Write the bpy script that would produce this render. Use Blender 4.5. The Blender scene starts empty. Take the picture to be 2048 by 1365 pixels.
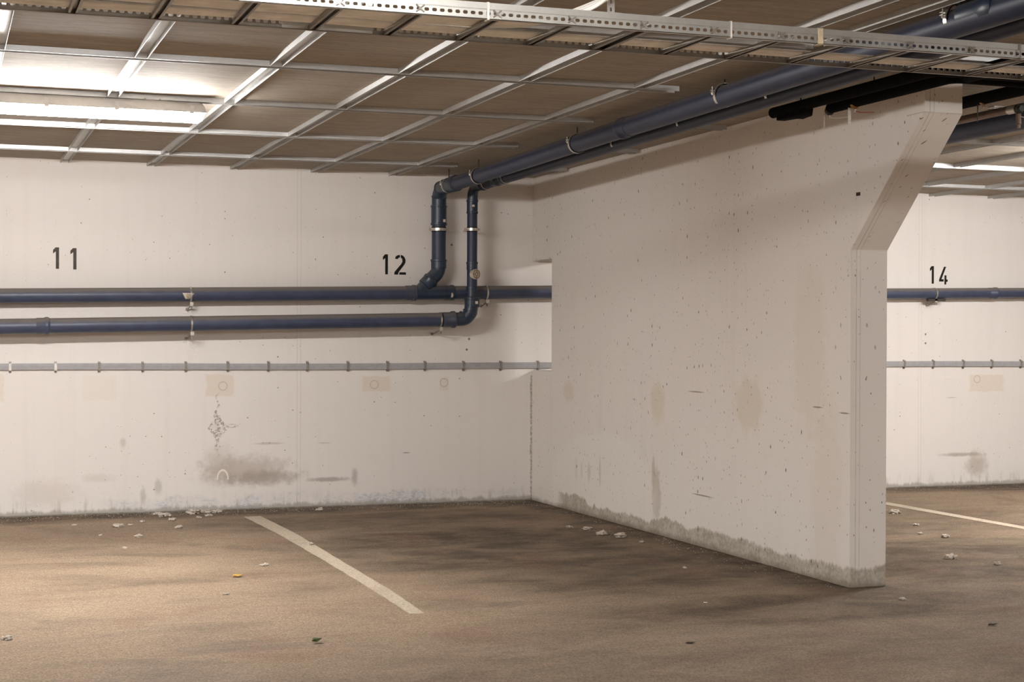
import bpy, bmesh, math, random
from mathutils import Vector, Matrix, noise as mnoise
SC = bpy.context.scene
COL = SC.collection
PI = math.pi
rnd = random.Random(7)

# ------------------------------------------------------------------ camera
F_PX = 3197.8
cam_d = bpy.data.cameras.new('camera')
cam = bpy.data.objects.new('camera', cam_d); COL.objects.link(cam)
cam_d.sensor_width = 36.0
cam_d.lens = F_PX / 2048 * 36.0
cam_d.shift_y = 15.1 / 2048
cam_d.clip_start = 0.05
yaw, pitch, roll = 0.3446, -0.0070, 0.0035
fw = Vector((math.sin(yaw)*math.cos(pitch), math.cos(yaw)*math.cos(pitch), math.sin(pitch)))
rt = Vector((math.cos(yaw), -math.sin(yaw), 0.0)); up = rt.cross(fw)
r2 = rt*math.cos(roll) + up*math.sin(roll); u2 = -rt*math.sin(roll) + up*math.cos(roll)
m = Matrix((r2, u2, -fw)).transposed().to_4x4(); m.translation = Vector((0, -12.2224, 1.3294))
cam.matrix_world = m
SC.camera = cam

# ------------------------------------------------------------------ world, exposure
w = bpy.data.worlds.new('world'); SC.world = w; w.use_nodes = True
w.node_tree.nodes['Background'].inputs[0].default_value = (0.9, 0.85, 0.8, 1)
w.node_tree.nodes['Background'].inputs[1].default_value = 0.02
SC.view_settings.view_transform = 'Standard'
SC.view_settings.look = 'None'
SC.view_settings.gamma = 1.0
SC.view_settings.use_curve_mapping = False
SC.view_settings.exposure = 1.0
SC.cycles.max_bounces = 8
SC.cycles.diffuse_bounces = 5
LAMP_COL = (1.0, 0.982, 0.965, 1)
LAMP_BAY = 125.0      # lens luminance of the lamps over the parking bays
LAMP_AISLE = 95.0     # lens luminance of the lamps over the driving aisle
# (each lamp's light is given off by the lens of its own fixture, see make_lamp)

# ------------------------------------------------------------------ dimensions
H = 2.631
XP0, XP1 = 4.561, 4.786        # partition wall faces
YP = -4.838                    # partition end
ROWS = [0.82, 2.148, 3.458, 4.736, 6.045, 7.35, 8.66, 9.97, 11.27, 12.6]
X0, G = 0.8446, 0.625

# ------------------------------------------------------------------ node helpers
class NT:
    def __init__(s, name):
        s.m = bpy.data.materials.new(name); s.m.use_nodes = True
        s.t = s.m.node_tree; s.b = s.t.nodes['Principled BSDF']
        s.pos = None
    def n(s, typ, **k):
        x = s.t.nodes.new(typ)
        for a, v in k.items(): setattr(x, a, v)
        return x
    def lk(s, a, b): s.t.links.new(a, b)
    def setin(s, sock, v):
        if isinstance(v, bpy.types.NodeSocket): s.lk(v, sock)
        elif isinstance(v, (tuple, list)) and len(v) == 3 and sock.type == 'RGBA': sock.default_value = (*v, 1)
        else: sock.default_value = v
    def P(s):
        if s.pos is None:
            g = s.n('ShaderNodeNewGeometry'); sp = s.n('ShaderNodeSeparateXYZ')
            s.lk(g.outputs['Position'], sp.inputs[0])
            s.pos = (g.outputs['Position'], sp.outputs[0], sp.outputs[1], sp.outputs[2], g)
        return s.pos
    def ma(s, op, a, b=0.0, c=0.0, clamp=False):
        x = s.n('ShaderNodeMath', operation=op); x.use_clamp = clamp
        s.setin(x.inputs[0], a); s.setin(x.inputs[1], b); s.setin(x.inputs[2], c)
        return x.outputs[0]
    def vec(s, a, b, c):
        x = s.n('ShaderNodeCombineXYZ'); s.setin(x.inputs[0], a); s.setin(x.inputs[1], b); s.setin(x.inputs[2], c)
        return x.outputs[0]
    def scalev(s, v, sc):
        x = s.n('ShaderNodeVectorMath', operation='MULTIPLY'); s.lk(v, x.inputs[0]); x.inputs[1].default_value = sc
        return x.outputs[0]
    def noise(s, v, scale, detail=3, rough=0.55, dist=0.0):
        x = s.n('ShaderNodeTexNoise'); s.lk(v, x.inputs['Vector'])
        x.inputs['Scale'].default_value = scale; x.inputs['Detail'].default_value = detail
        x.inputs['Roughness'].default_value = rough; x.inputs['Distortion'].default_value = dist
        return x.outputs[0]
    def voro(s, v, scale, feature='F1'):
        x = s.n('ShaderNodeTexVoronoi', feature=feature); s.lk(v, x.inputs['Vector']); x.inputs['Scale'].default_value = scale
        return x.outputs['Distance'], x.outputs['Color']
    def ss(s, v, lo, hi, a=0.0, b=1.0):
        x = s.n('ShaderNodeMapRange', interpolation_type='SMOOTHSTEP')
        s.lk(v, x.inputs[0]) if isinstance(v, bpy.types.NodeSocket) else None
        s.setin(x.inputs[1], lo); s.setin(x.inputs[2], hi); x.inputs[3].default_value = a; x.inputs[4].default_value = b
        return x.outputs[0]
    def mix(s, f, a, b, mode='MIX'):
        x = s.n('ShaderNodeMix', data_type='RGBA', blend_type=mode)
        s.setin(x.inputs[0], f); s.setin(x.inputs[6], a); s.setin(x.inputs[7], b)
        return x.outputs[2]
    def ell(s, X, Z, cx, cz, rx, rz, soft=0.3, nz=None, amp=0.0):
        dx = s.ma('DIVIDE', s.ma('SUBTRACT', X, cx), rx); dz = s.ma('DIVIDE', s.ma('SUBTRACT', Z, cz), rz)
        d = s.ma('SQRT', s.ma('ADD', s.ma('MULTIPLY', dx, dx), s.ma('MULTIPLY', dz, dz)))
        if nz is not None: d = s.ma('ADD', d, s.ma('MULTIPLY', s.ma('SUBTRACT', nz, 0.5), amp))
        return s.ss(d, 1+soft, 1-soft)
    def rect(s, X, Z, cx, cz, rx, rz, soft=0.1, nz=None, amp=0.0):
        dx = s.ma('DIVIDE', s.ma('ABSOLUTE', s.ma('SUBTRACT', X, cx)), rx)
        dz = s.ma('DIVIDE', s.ma('ABSOLUTE', s.ma('SUBTRACT', Z, cz)), rz)
        d = s.ma('MAXIMUM', dx, dz)
        if nz is not None: d = s.ma('ADD', d, s.ma('MULTIPLY', s.ma('SUBTRACT', nz, 0.5), amp))
        return s.ss(d, 1+soft, 1-soft)
    def bump(s, h, strength=0.3, dist=0.01):
        x = s.n('ShaderNodeBump'); x.inputs['Strength'].default_value = strength; x.inputs['Distance'].default_value = dist
        s.lk(h, x.inputs['Height']); s.lk(x.outputs[0], s.b.inputs['Normal'])
    def out(s, col, rough=0.8, metal=0.0, spec=0.3):
        s.setin(s.b.inputs['Base Color'], col); s.setin(s.b.inputs['Roughness'], rough)
        s.setin(s.b.inputs['Metallic'], metal); s.b.inputs['Specular IOR Level'].default_value = spec
        return s.m

def plain(name, col, rough=0.6, metal=0.0, spec=0.3, var=0.12, scale=30):
    t = NT(name); p = t.P()[0]
    n = t.noise(p, scale, 3)
    f = t.ss(n, 0.3, 0.7, 1-var, 1+var)
    c = t.mix(1.0, (*col,), t.vec(f, f, f), 'MULTIPLY')
    return t.out(c, rough, metal, spec)

WALL = (0.765, 0.715, 0.67)
def pits(t, p, base, lo=0.10, dens=0.80, scale=26, col=(0.16, 0.12, 0.09), stretch=(1, 1, 1)):
    x_, y_, z_ = t.P()[1:4]
    v2 = t.vec(t.ma('ADD', x_, y_), t.ma('MULTIPLY', z_, stretch[2]), 0.0)
    vn = t.n('ShaderNodeTexVoronoi', voronoi_dimensions='2D'); t.lk(v2, vn.inputs['Vector']); vn.inputs['Scale'].default_value = scale
    d, c = vn.outputs['Distance'], vn.outputs['Color']
    sp = t.n('ShaderNodeSeparateXYZ'); t.lk(c, sp.inputs[0])
    big = t.noise(p, 1.3, 2)
    thr = t.ma('SUBTRACT', dens + 0.28, t.ma('MULTIPLY', big, 0.55))
    pick = t.ma('GREATER_THAN', sp.outputs[0], thr)
    size = t.ma('MULTIPLY', sp.outputs[1], lo)
    msk = t.ma('MULTIPLY', t.ss(t.ma('ADD', d, t.ma('MULTIPLY', t.ma('SUBTRACT', t.noise(p, 120, 2), 0.5), 0.10)), t.ma('ADD', size, 0.05), size), pick)
    msk = t.ma('MULTIPLY', msk, t.ss(sp.outputs[2], 0.0, 1.0, 0.35, 0.95))
    return t.mix(msk, base, col), msk

def mat_back_wall():
    t = NT('painted_concrete_back'); p, x, y, z, g = t.P()
    n1 = t.noise(p, 1.1, 4, 0.6); n2 = t.noise(p, 6, 4, 0.6); n3 = t.noise(p, 45, 3, 0.6); nm = t.noise(p, 15, 4, 0.65)
    st = t.noise(t.scalev(p, (14, 14, 0.6)), 1.0, 4, 0.6)
    c = t.mix(t.ss(n1, 0.35, 0.65, 0.0, 0.5), WALL, (0.775, 0.72, 0.67))
    c = t.mix(t.ss(st, 0.45, 0.75, 0.0, 0.14), c, (0.62, 0.57, 0.52))
    c = t.mix(t.ss(n2, 0.55, 0.8, 0.0, 0.18), c, (0.66, 0.61, 0.56))
    # square filler patches left by removed brackets
    PC = (0.70, 0.61, 0.51)
    for cx, cz, rx, rz, a in [(2.022, 0.955, 0.105, 0.082, .75), (3.25, 0.96, 0.11, 0.058, .75), (3.81, 0.955, 0.036, 0.05, .5),
                              (8.97, 0.93, 0.18, 0.075, .8), (0.36, 0.95, 0.09, 0.10, .55), (1.13, 0.94, 0.12, 0.09, .25), (8.56, 0.965, 0.04, .01, .3)]:
        k = t.rect(x, z, cx, cz, rx, rz, 0.10, nm, 0.55)
        c = t.mix(t.ma('MULTIPLY', k, a), c, PC)
    for cx, cz in [(2.045, 0.95), (3.235, 0.953), (3.81, 0.965), (8.87, 0.965)]:   # round anchor rings
        dx = t.ma('SUBTRACT', x, cx); dz = t.ma('SUBTRACT', z, cz)
        d = t.ma('SQRT', t.ma('ADD', t.ma('MULTIPLY', dx, dx), t.ma('MULTIPLY', dz, dz)))
        ring = t.ss(t.ma('ABSOLUTE', t.ma('SUBTRACT', d, 0.032)), 0.006, 0.001)
        c = t.mix(t.ma('MULTIPLY', ring, 0.45), c, (0.32, 0.26, 0.2))
    # flaked diamond shaped mark with a trail above and below
    nf = t.noise(p, 55, 3, 0.7)
    fl = t.ss(nf, 0.44, 0.56)
    dd = t.ma('ADD', t.ma('ABSOLUTE', t.ma('SUBTRACT', x, 2.005)), t.ma('MULTIPLY', t.ma('ABSOLUTE', t.ma('SUBTRACT', z, 0.628)), 0.72))
    dd = t.ma('ADD', dd, t.ma('MULTIPLY', t.ma('SUBTRACT', n2, 0.5), 0.05))
    ring = t.ss(t.ma('ABSOLUTE', t.ma('SUBTRACT', dd, 0.062)), 0.022, 0.008)
    inner = t.ss(dd, 0.07, 0.02, 0, 0.35)
    trail = t.ell(t.ma('ADD', x, t.ma('MULTIPLY', t.ma('SUBTRACT', t.noise(p, 9, 2), 0.5), 0.12)), z, 2.005, 0.66, 0.014, 0.22, 0.3)
    tail = t.ell(x, z, 2.105, 0.645, 0.05, 0.013, 0.5, nm, 1.0)
    mk = t.ma('MULTIPLY', t.ma('MAXIMUM', t.ma('MAXIMUM', ring, inner), t.ma('MAXIMUM', trail, tail)), fl)
    c = t.mix(t.ma('MULTIPLY', mk, 0.8), c, (0.27, 0.23, 0.19))
    # exhaust smudge and scuffs
    for cx, cz, rx, rz, a, col in [(2.22, 0.30, 0.30, 0.10, .50, (0.36, 0.29, 0.23)), (2.36, 0.245, 0.26, 0.05, .55, (0.30, 0.24, 0.19)),
                                   (2.02, 0.34, 0.12, 0.14, .28, (0.36, 0.30, 0.24)),
                                   (2.86, 0.215, 0.15, 0.016, .7, (0.33, 0.29, 0.25)), (3.08, 0.23, 0.025, 0.06, .6, (0.36, 0.33, 0.30)),
                                   (1.56, 0.19, 0.025, 0.06, .45, (0.36, 0.34, 0.31)), (1.45, 0.13, 0.02, 0.06, .45, (0.36, 0.34, 0.31)),
                                   (8.70, 0.285, 0.19, 0.016, .7, (0.36, 0.31, 0.25)), (8.87, 0.19, 0.10, 0.10, .62, (0.40, 0.34, 0.27)),
                                   (2.40, 0.505, 0.10, 0.008, .5, (0.40, 0.34, 0.27)), (2.84, 0.50, 0.05, 0.006, .4, (0.40, 0.34, 0.27)),
                                   (1.30, 0.53, 0.02, 0.035, .4, (0.42, 0.36, 0.3)), (3.5, 0.41, 0.03, 0.004, .8, (0.25, 0.2, 0.16)), (8.6, 0.80, 0.05, 0.003, .7, (0.3, 0.25, 0.2)),
                                   (1.12, 0.27, 0.1, 0.03, .22, (0.40, 0.34, 0.27)), (0.75, 0.17, 0.2, 0.09, .25, (0.45, 0.38, 0.3))]:
        k = t.ell(x, z, cx, cz, rx, rz, 0.6, nm, 1.7)
        c = t.mix(t.ma('MULTIPLY', k, a), c, col)
    # chalk white loop
    dx = t.ma('DIVIDE', t.ma('SUBTRACT', x, 2.045), 0.045); dz = t.ma('DIVIDE', t.ma('SUBTRACT', z, 0.24), 0.075)
    d = t.ma('SQRT', t.ma('ADD', t.ma('MULTIPLY', dx, dx), t.ma('MULTIPLY', dz, dz)))
    lp = t.ma('MULTIPLY', t.ss(t.ma('ABSOLUTE', t.ma('SUBTRACT', d, 0.9)), 0.16, 0.06), t.ma('GREATER_THAN', z, 0.235))
    c = t.mix(lp, c, (0.80, 0.74, 0.66))
    # bluish scraped band at the foot
    edge = t.ma('ADD', 0.10, t.ma('MULTIPLY', t.ma('SUBTRACT', t.noise(t.scalev(p, (5, 1, 2)), 1.0, 5, 0.75), 0.5), 0.26))
    band = t.ma('MULTIPLY', t.ss(z, t.ma('ADD', edge, 0.02), t.ma('SUBTRACT', edge, 0.01)),
                t.ma('MULTIPLY', t.ma('MULTIPLY', t.ss(x, 1.05, 1.5), t.ss(x, 4.56, 4.2)), t.ss(t.noise(t.scalev(p, (2.6, 1, 5)), 1.0, 4, 0.7), 0.40, 0.58, 0.15, 1.0)))
    c = t.mix(t.ma('MULTIPLY', band, 0.75), c, t.mix(t.ss(t.noise(t.scalev(p, (1, 1, 3)), 28, 4, 0.7), 0.42, 0.62), (0.66, 0.67, 0.69), (0.42, 0.43, 0.44)))
    e2 = t.ma('ADD', 0.03, t.ma('MULTIPLY', t.ma('SUBTRACT', t.noise(t.scalev(p, (7, 1, 1)), 1.0, 5, 0.8), 0.5), 0.12))
    gr = t.ss(z, t.ma('ADD', e2, 0.02), t.ma('SUBTRACT', e2, 0.01))
    c = t.mix(t.ma('MULTIPLY', gr, 0.75), c, (0.33, 0.30, 0.25))
    gr2 = t.ss(t.ma('ADD', z, t.ma('MULTIPLY', t.ma('SUBTRACT', n2, .5), .02)), 0.016, 0.004)
    c = t.mix(t.ma('MULTIPLY', gr2, 0.7), c, (0.10, 0.08, 0.06))
    rb = t.ma('MULTIPLY', t.ss(z, 0.17, 0.02), t.ss(t.noise(t.scalev(p, (22, 1, 4)), 1.0, 4, .7), .5, .68))
    c = t.mix(t.ma('MULTIPLY', rb, 0.5), c, (0.38, 0.33, 0.28))
    # formwork joints
    hs = None
    for cx in (2.632, 8.262, -2.998):
        a = t.ma('ABSOLUTE', t.ma('SUBTRACT', t.ma('ABSOLUTE', t.ma('SUBTRACT', x, cx)), 0.014))
        l = t.ss(a, 0.0045, 0.001); hs = l if hs is None else t.ma('MAXIMUM', hs, l)
    c = t.mix(t.ma('MULTIPLY', hs, 0.16), c, (0.3, 0.25, 0.2))
    # corner crack beside the partition
    ck = t.ma('MULTIPLY', t.ss(t.ma('ADD', x, t.ma('MULTIPLY', n2, 0.02)), 4.553, 4.563), t.ma('MULTIPLY', t.ma('LESS_THAN', x, 4.562), t.ma('LESS_THAN', z, 1.02)))
    c = t.mix(t.ma('MULTIPLY', ck, t.ss(n3, 0.35, 0.6, 0.1, 0.75)), c, (0.2, 0.16, 0.12))
    for cx, cz in [(4.02, 1.315), (4.0, 1.23), (8.32, 1.37), (8.32, 1.29), (3.87, 2.07)]:
        c = t.mix(t.ma('MULTIPLY', t.ell(x, z, cx, cz, 0.009, 0.009, 0.3, n3, 0.6), 0.85), c, (0.09, 0.07, 0.05))
    c, k = pits(t, p, c, 0.07, 0.955, 17, (0.22, 0.17, 0.13))
    c, k2 = pits(t, p, c, 0.08, 0.965, 38, (0.30, 0.24, 0.19))
    h = t.ma('ADD', t.ma('MULTIPLY', n3, 0.35), t.ma('ADD', t.ma('MULTIPLY', hs, 0.5), t.ma('MULTIPLY', k, -1.0)))
    t.bump(t.ma('ADD', h, t.ma('MULTIPLY', n2, .5)), 0.25, 0.006)
    return t.out(c, 0.75, 0, 0.25)

def mat_partition():
    t = NT('painted_concrete_partition'); p, x, y, z, g = t.P()
    d = t.ma('MULTIPLY', y, -1.0)
    n1 = t.noise(p, 1.0, 4, 0.6); n2 = t.noise(p, 6, 4, 0.6); n3 = t.noise(p, 45, 3, 0.6); nm = t.noise(p, 15, 4, 0.65)
    st = t.noise(t.scalev(p, (6, 6, 0.35)), 1.3, 6, 0.7)
    W2 = (0.735, 0.685, 0.635)
    c = t.mix(t.ss(n1, 0.35, 0.65, 0.0, 0.5), W2, (0.745, 0.685, 0.62))
    c = t.mix(t.ss(st, 0.48, 0.78, 0.0, 0.22), c, (0.60, 0.53, 0.46))
    c = t.mix(t.ss(n2, 0.55, 0.8, 0.0, 0.15), c, (0.62, 0.57, 0.51))
    on = t.ma('LESS_THAN', x, XP0+0.002)
    for cy, cz, rx, rz, a, col in [(0.80, 0.915, 0.10, 0.075, .5, (0.62, 0.53, 0.40)), (2.42, 0.89, 0.115, 0.13, .5, (0.62, 0.53, 0.40)),
                                   (3.70, 0.93, 0.17, 0.15, .5, (0.62, 0.53, 0.41)),
                                   (2.40, 0.27, 0.07, 0.17, .55, (0.40, 0.33, 0.24)), (2.36, 0.40, 0.025, 0.13, .5, (0.40, 0.33, 0.24)),
                                   (0.965, 0.33, 0.028, 0.08, .4, (0.42, 0.34, 0.24)), (1.075, 0.325, 0.018, 0.06, .5, (0.40, 0.32, 0.22)),
                                   (1.22, 0.325, 0.03, 0.075, .6, (0.36, 0.28, 0.19)), (1.43, 0.345, 0.018, 0.10, .65, (0.36, 0.27, 0.17)),
                                   (4.42, 1.25, 0.16, 0.45, .22, (0.58, 0.48, 0.37)), (4.6, 0.5, 0.15, 0.5, .20, (0.58, 0.49, 0.38))]:
        k = t.ell(d, z, cy, cz, rx, rz, 0.35, nm, 1.3)
        c = t.mix(t.ma('MULTIPLY', t.ma('MULTIPLY', k, a), on), c, col)
    # wiped, paler area
    k = t.ell(d, z, 1.45, 0.22, 0.95, 0.42, 0.10, n1, 0.3)
    c = t.mix(t.ma('MULTIPLY', t.ma('MULTIPLY', k, 0.5), on), c, (0.78, 0.74, 0.69))
    # scratches
    for cy, cz, l in [(3.0, 0.985, 0.10), (4.50, 0.95, 0.05), (4.78, 0.93, 0.05), (0.3, 1.35, .12), (3.1, 0.33, 0.14)]:
        k = t.ell(d, z, cy, cz, l, 0.004, 0.4, n3, 0.6)
        c = t.mix(t.ma('MULTIPLY', t.ma('MULTIPLY', k, 0.85), on), c, (0.22, 0.17, 0.13))
    # damp footing band with a ragged upper edge
    rag = t.noise(t.scalev(p, (7, 7, 1.6)), 1.3, 8, 0.78); lowf = t.noise(t.scalev(p, (2.3, 2.3, 0.1)), 1.0, 2, 0.5)
    edge = t.ma('ADD', 0.112, t.ma('ADD', t.ma('MULTIPLY', t.ma('SUBTRACT', rag, 0.5), 0.15), t.ma('MULTIPLY', t.ma('SUBTRACT', lowf, 0.5), 0.17)))
    start = t.ss(d, 0.55, 0.72)
    band = t.ma('MULTIPLY', t.ss(z, t.ma('ADD', edge, 0.010), t.ma('SUBTRACT', edge, 0.012)), start)
    bc = t.mix(t.ss(n3, 0.35, 0.65), (0.43, 0.385, 0.315), (0.31, 0.275, 0.215))
    c = t.mix(t.ma('MULTIPLY', band, t.ss(nm, 0.3, 0.6, 0.65, 0.92)), c, bc)
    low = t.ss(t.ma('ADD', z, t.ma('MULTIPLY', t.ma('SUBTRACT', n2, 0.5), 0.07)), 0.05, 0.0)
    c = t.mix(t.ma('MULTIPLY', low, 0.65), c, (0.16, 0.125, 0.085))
    # formwork seams on the end face and near the edge
    s1 = t.ss(t.ma('ABSOLUTE', t.ma('SUBTRACT', x, XP0+0.034)), 0.004, 0.001); s2 = t.ss(t.ma('ABSOLUTE', t.ma('SUBTRACT', x, XP0+0.058)), 0.003, 0.0008)
    s3 = t.ss(t.ma('ABSOLUTE', t.ma('SUBTRACT', z, 2.446)), 0.004, 0.001)
    off = t.ma('SUBTRACT', 1.0, on)
    s = t.ma('MAXIMUM', t.ma('MULTIPLY', t.ma('MAXIMUM', s1, s2), off), t.ma('MULTIPLY', s3, t.ma('GREATER_THAN', d, 5.35)))
    s = t.ma('MULTIPLY', s, t.ss(n2, 0.3, 0.6, 0.25, 0.9))
    c = t.mix(t.ma('MULTIPLY', s, 0.5), c, (0.25, 0.2, 0.15))
    for cy in (1.02, 2.95):
        a = t.ss(t.ma('ABSOLUTE', t.ma('SUBTRACT', d, cy)), 0.012, 0.004); c = t.mix(t.ma('MULTIPLY', a, 0.12), c, (0.75, 0.7, 0.62))
    c, k = pits(t, p, c, 0.085, 0.83, 17, (0.15, 0.11, 0.08), (1, 1, 0.5))
    c, k2 = pits(t, p, c, 0.13, 0.84, 40, (0.18, 0.13, 0.10), (1, 1, 0.6))
    kk = t.ma('MAXIMUM', k, k2)
    t.bump(t.ma('ADD', t.ma('MULTIPLY', n3, 0.35), t.ma('ADD', t.ma('MULTIPLY', kk, -1.0), t.ma('MULTIPLY', n2, .5))), 0.25, 0.006)
    return t.out(c, 0.75, 0, 0.25)

def mat_floor():
    t = NT('stained_asphalt'); p, x, y, z, g = t.P()
    d = t.ma('MULTIPLY', y, -1.0)
    n0 = t.noise(p, 0.45, 3, 0.5); n1 = t.noise(t.scalev(p, (0.7, 1.6, 1)), 1.4, 6, 0.62, 0.6); n2 = t.noise(p, 7, 5, 0.65); n3 = t.noise(p, 95, 3, 0.7)
    sw = t.noise(t.scalev(p, (1.0, 1.5, 1)), 2.4, 6, 0.68, 0.4)
    base = t.mix(t.ss(n0, 0.35, 0.65), (0.300, 0.220, 0.150), (0.315, 0.232, 0.160))
    base = t.mix(t.ss(t.noise(p, 0.9, 2), 0.55, 0.7, 0, 0.5), base, (0.345, 0.26, 0.178))
    dirt_shade = (0.056, 0.040, 0.026)
    k = t.ma('MULTIPLY', t.ss(n1, 0.44, 0.68), 0.45)
    # dirt gathered along the walls and stains plus painted shade in the bays and foreground
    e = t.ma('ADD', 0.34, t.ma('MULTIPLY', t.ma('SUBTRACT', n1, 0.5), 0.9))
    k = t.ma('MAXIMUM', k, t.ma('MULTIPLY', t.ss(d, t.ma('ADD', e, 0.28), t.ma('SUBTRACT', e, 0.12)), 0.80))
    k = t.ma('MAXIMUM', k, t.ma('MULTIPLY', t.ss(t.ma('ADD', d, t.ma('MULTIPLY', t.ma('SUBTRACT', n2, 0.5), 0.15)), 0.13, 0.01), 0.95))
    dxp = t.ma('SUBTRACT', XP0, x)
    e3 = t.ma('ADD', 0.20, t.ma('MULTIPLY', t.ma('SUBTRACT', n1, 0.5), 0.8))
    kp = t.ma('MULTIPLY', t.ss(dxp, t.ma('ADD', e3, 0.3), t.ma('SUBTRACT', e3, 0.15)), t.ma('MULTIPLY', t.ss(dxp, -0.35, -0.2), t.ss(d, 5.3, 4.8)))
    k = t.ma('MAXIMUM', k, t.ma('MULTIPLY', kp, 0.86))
    for cx, cy, rx, ry, a in [(3.35, 2.5, 1.3, 1.3, .84), (3.8, 3.8, 1.2, 1.0, .78), (3.1, 1.0, 1.5, 0.6, .68), (4.3, 5.3, 1.5, 0.5, .72), (3.6, 6.9, 3.3, 1.25, .52), (0.9, 6.5, 1.4, .7, .38), (6.4, 2.2, 1.6, 1.1, .62), (6.0, 4.0, 1.5, 1.0, .78), (3.0, 5.6, 1.2, .35, .36),
                              (0.9, 1.3, .8, .5, .30), (5.4, 6.6, 2.4, 1.0, .58), (6.6, 1.3, 1.4, 0.8, .50), (3.5, 6.8, 1.5, .7, .30)]:
        m_ = t.ell(x, d, cx, cy, rx, ry, 0.55, n1, 1.1)
        k = t.ma('MAXIMUM', k, t.ma('MULTIPLY', m_, a))
    k = t.ma('MULTIPLY', k, t.ss(sw, 0.30, 0.68, 0.62, 1.12), clamp=True)
    c = t.mix(k, base, dirt_shade)
    red = t.ma('MULTIPLY', t.ss(t.noise(p, 1.9, 3), 0.55, 0.68), 0.25)
    c = t.mix(red, c, (0.20, 0.105, 0.07))
    # tyre sweeps
    for cx, cy, r, a in [(4.6, -1.2, 4.4, .30), (2.2, 9.6, 6.2, .22), (5.6, 10.2, 5.4, .28)]:
        dx = t.ma('SUBTRACT', x, cx); dy = t.ma('SUBTRACT', d, cy)
        dd = t.ma('SQRT', t.ma('ADD', t.ma('MULTIPLY', dx, dx), t.ma('MULTIPLY', dy, dy)))
        b = t.ss(t.ma('ABSOLUTE', t.ma('SUBTRACT', dd, r)), 0.13, 0.05)
        c = t.mix(t.ma('MULTIPLY', t.ma('MULTIPLY', b, t.ss(n2, 0.35, 0.65)), a), c, (0.07, 0.05, 0.038))
    gr = t.ss(n3, 0.28, 0.72, 0.60, 1.38)
    g2 = t.ss(t.noise(p, 30, 3, 0.6), 0.3, 0.7, 0.88, 1.12)
    gm = t.ma('MULTIPLY', gr, g2)
    c = t.mix(1.0, c, t.vec(gm, gm, gm), 'MULTIPLY')
    vd, vc = t.voro(p, 60); sp = t.n('ShaderNodeSeparateXYZ'); t.lk(vc, sp.inputs[0])
    spk = t.ma('MULTIPLY', t.ma('GREATER_THAN', sp.outputs[0], t.ss(d, 0.5, 1.2, 0.90, 0.992)), t.ss(vd, 0.22, 0.14))
    c = t.mix(t.ma('MULTIPLY', spk, 0.6), c, (0.50, 0.43, 0.34))
    t.bump(t.ma('ADD', n3, t.ma('MULTIPLY', n2, 0.6)), 0.55, 0.006)
    return t.out(c, t.ss(n1, 0.4, 0.7, 0.92, 0.72), 0, 0.25)

def mat_ceiling():
    t = NT('fibre_ceiling_panels'); p, x, y, z, g = t.P()
    a = t.noise(t.scalev(p, (5, 60, 1)), 1.0, 5, 0.65); b = t.noise(p, 2.0, 4, 0.6); c3 = t.noise(t.scalev(p, (40, 130, 1)), 1.0, 3, 0.6)
    c = t.mix(t.ss(b, 0.35, 0.65), (0.375, 0.325, 0.268), (0.345, 0.298, 0.245))
    f = t.ma('MULTIPLY', t.ss(a, 0.3, 0.7, 0.84, 1.14), t.ss(c3, 0.3, 0.7, 0.92, 1.08))
    c = t.mix(1.0, c, t.vec(f, f, f), 'MULTIPLY')
    t.bump(a, 0.2, 0.004)
    return t.out(c, 0.85, 0, 0.2)

def mat_pipe(name, base=(0.042, 0.052, 0.092), dust=0.85, rough=0.42):
    t = NT(name); p, x, y, z, g = t.P()
    sp = t.n('ShaderNodeSeparateXYZ'); t.lk(g.outputs['Normal'], sp.inputs[0])
    n = t.noise(p, 8, 4, 0.6); n2 = t.noise(t.scalev(p, (3, 3, 3)), 3.0, 3)
    up_ = t.ma('ADD', sp.outputs[2], t.ma('MULTIPLY', t.ma('SUBTRACT', n, 0.5), 0.35))
    k = t.ma('MULTIPLY', t.ss(up_, 0.15, 0.75), dust)
    c = t.mix(t.ss(n2, 0.4, 0.6), base, tuple(v*1.18 for v in base))
    c = t.mix(k, c, (0.20, 0.17, 0.14))
    r = t.ma('ADD', rough, t.ma('MULTIPLY', k, 0.5))
    return t.out(c, r, 0, 0.5)

def mat_galv(name, col=(0.50, 0.50, 0.49), rough=0.42, metal=0.75):
    t = NT(name); p = t.P()[0]
    d, c = t.voro(p, 55); sp = t.n('ShaderNodeSeparateXYZ'); t.lk(c, sp.inputs[0])
    f = t.ma('MULTIPLY', t.ss(sp.outputs[0], 0, 1, 0.97, 1.03), t.ss(t.noise(p, 6, 3), 0.3, 0.7, 0.96, 1.04))
    cc = t.mix(1.0, col, t.vec(f, f, f), 'MULTIPLY')
    return t.out(cc, rough, metal, 0.5)

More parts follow.
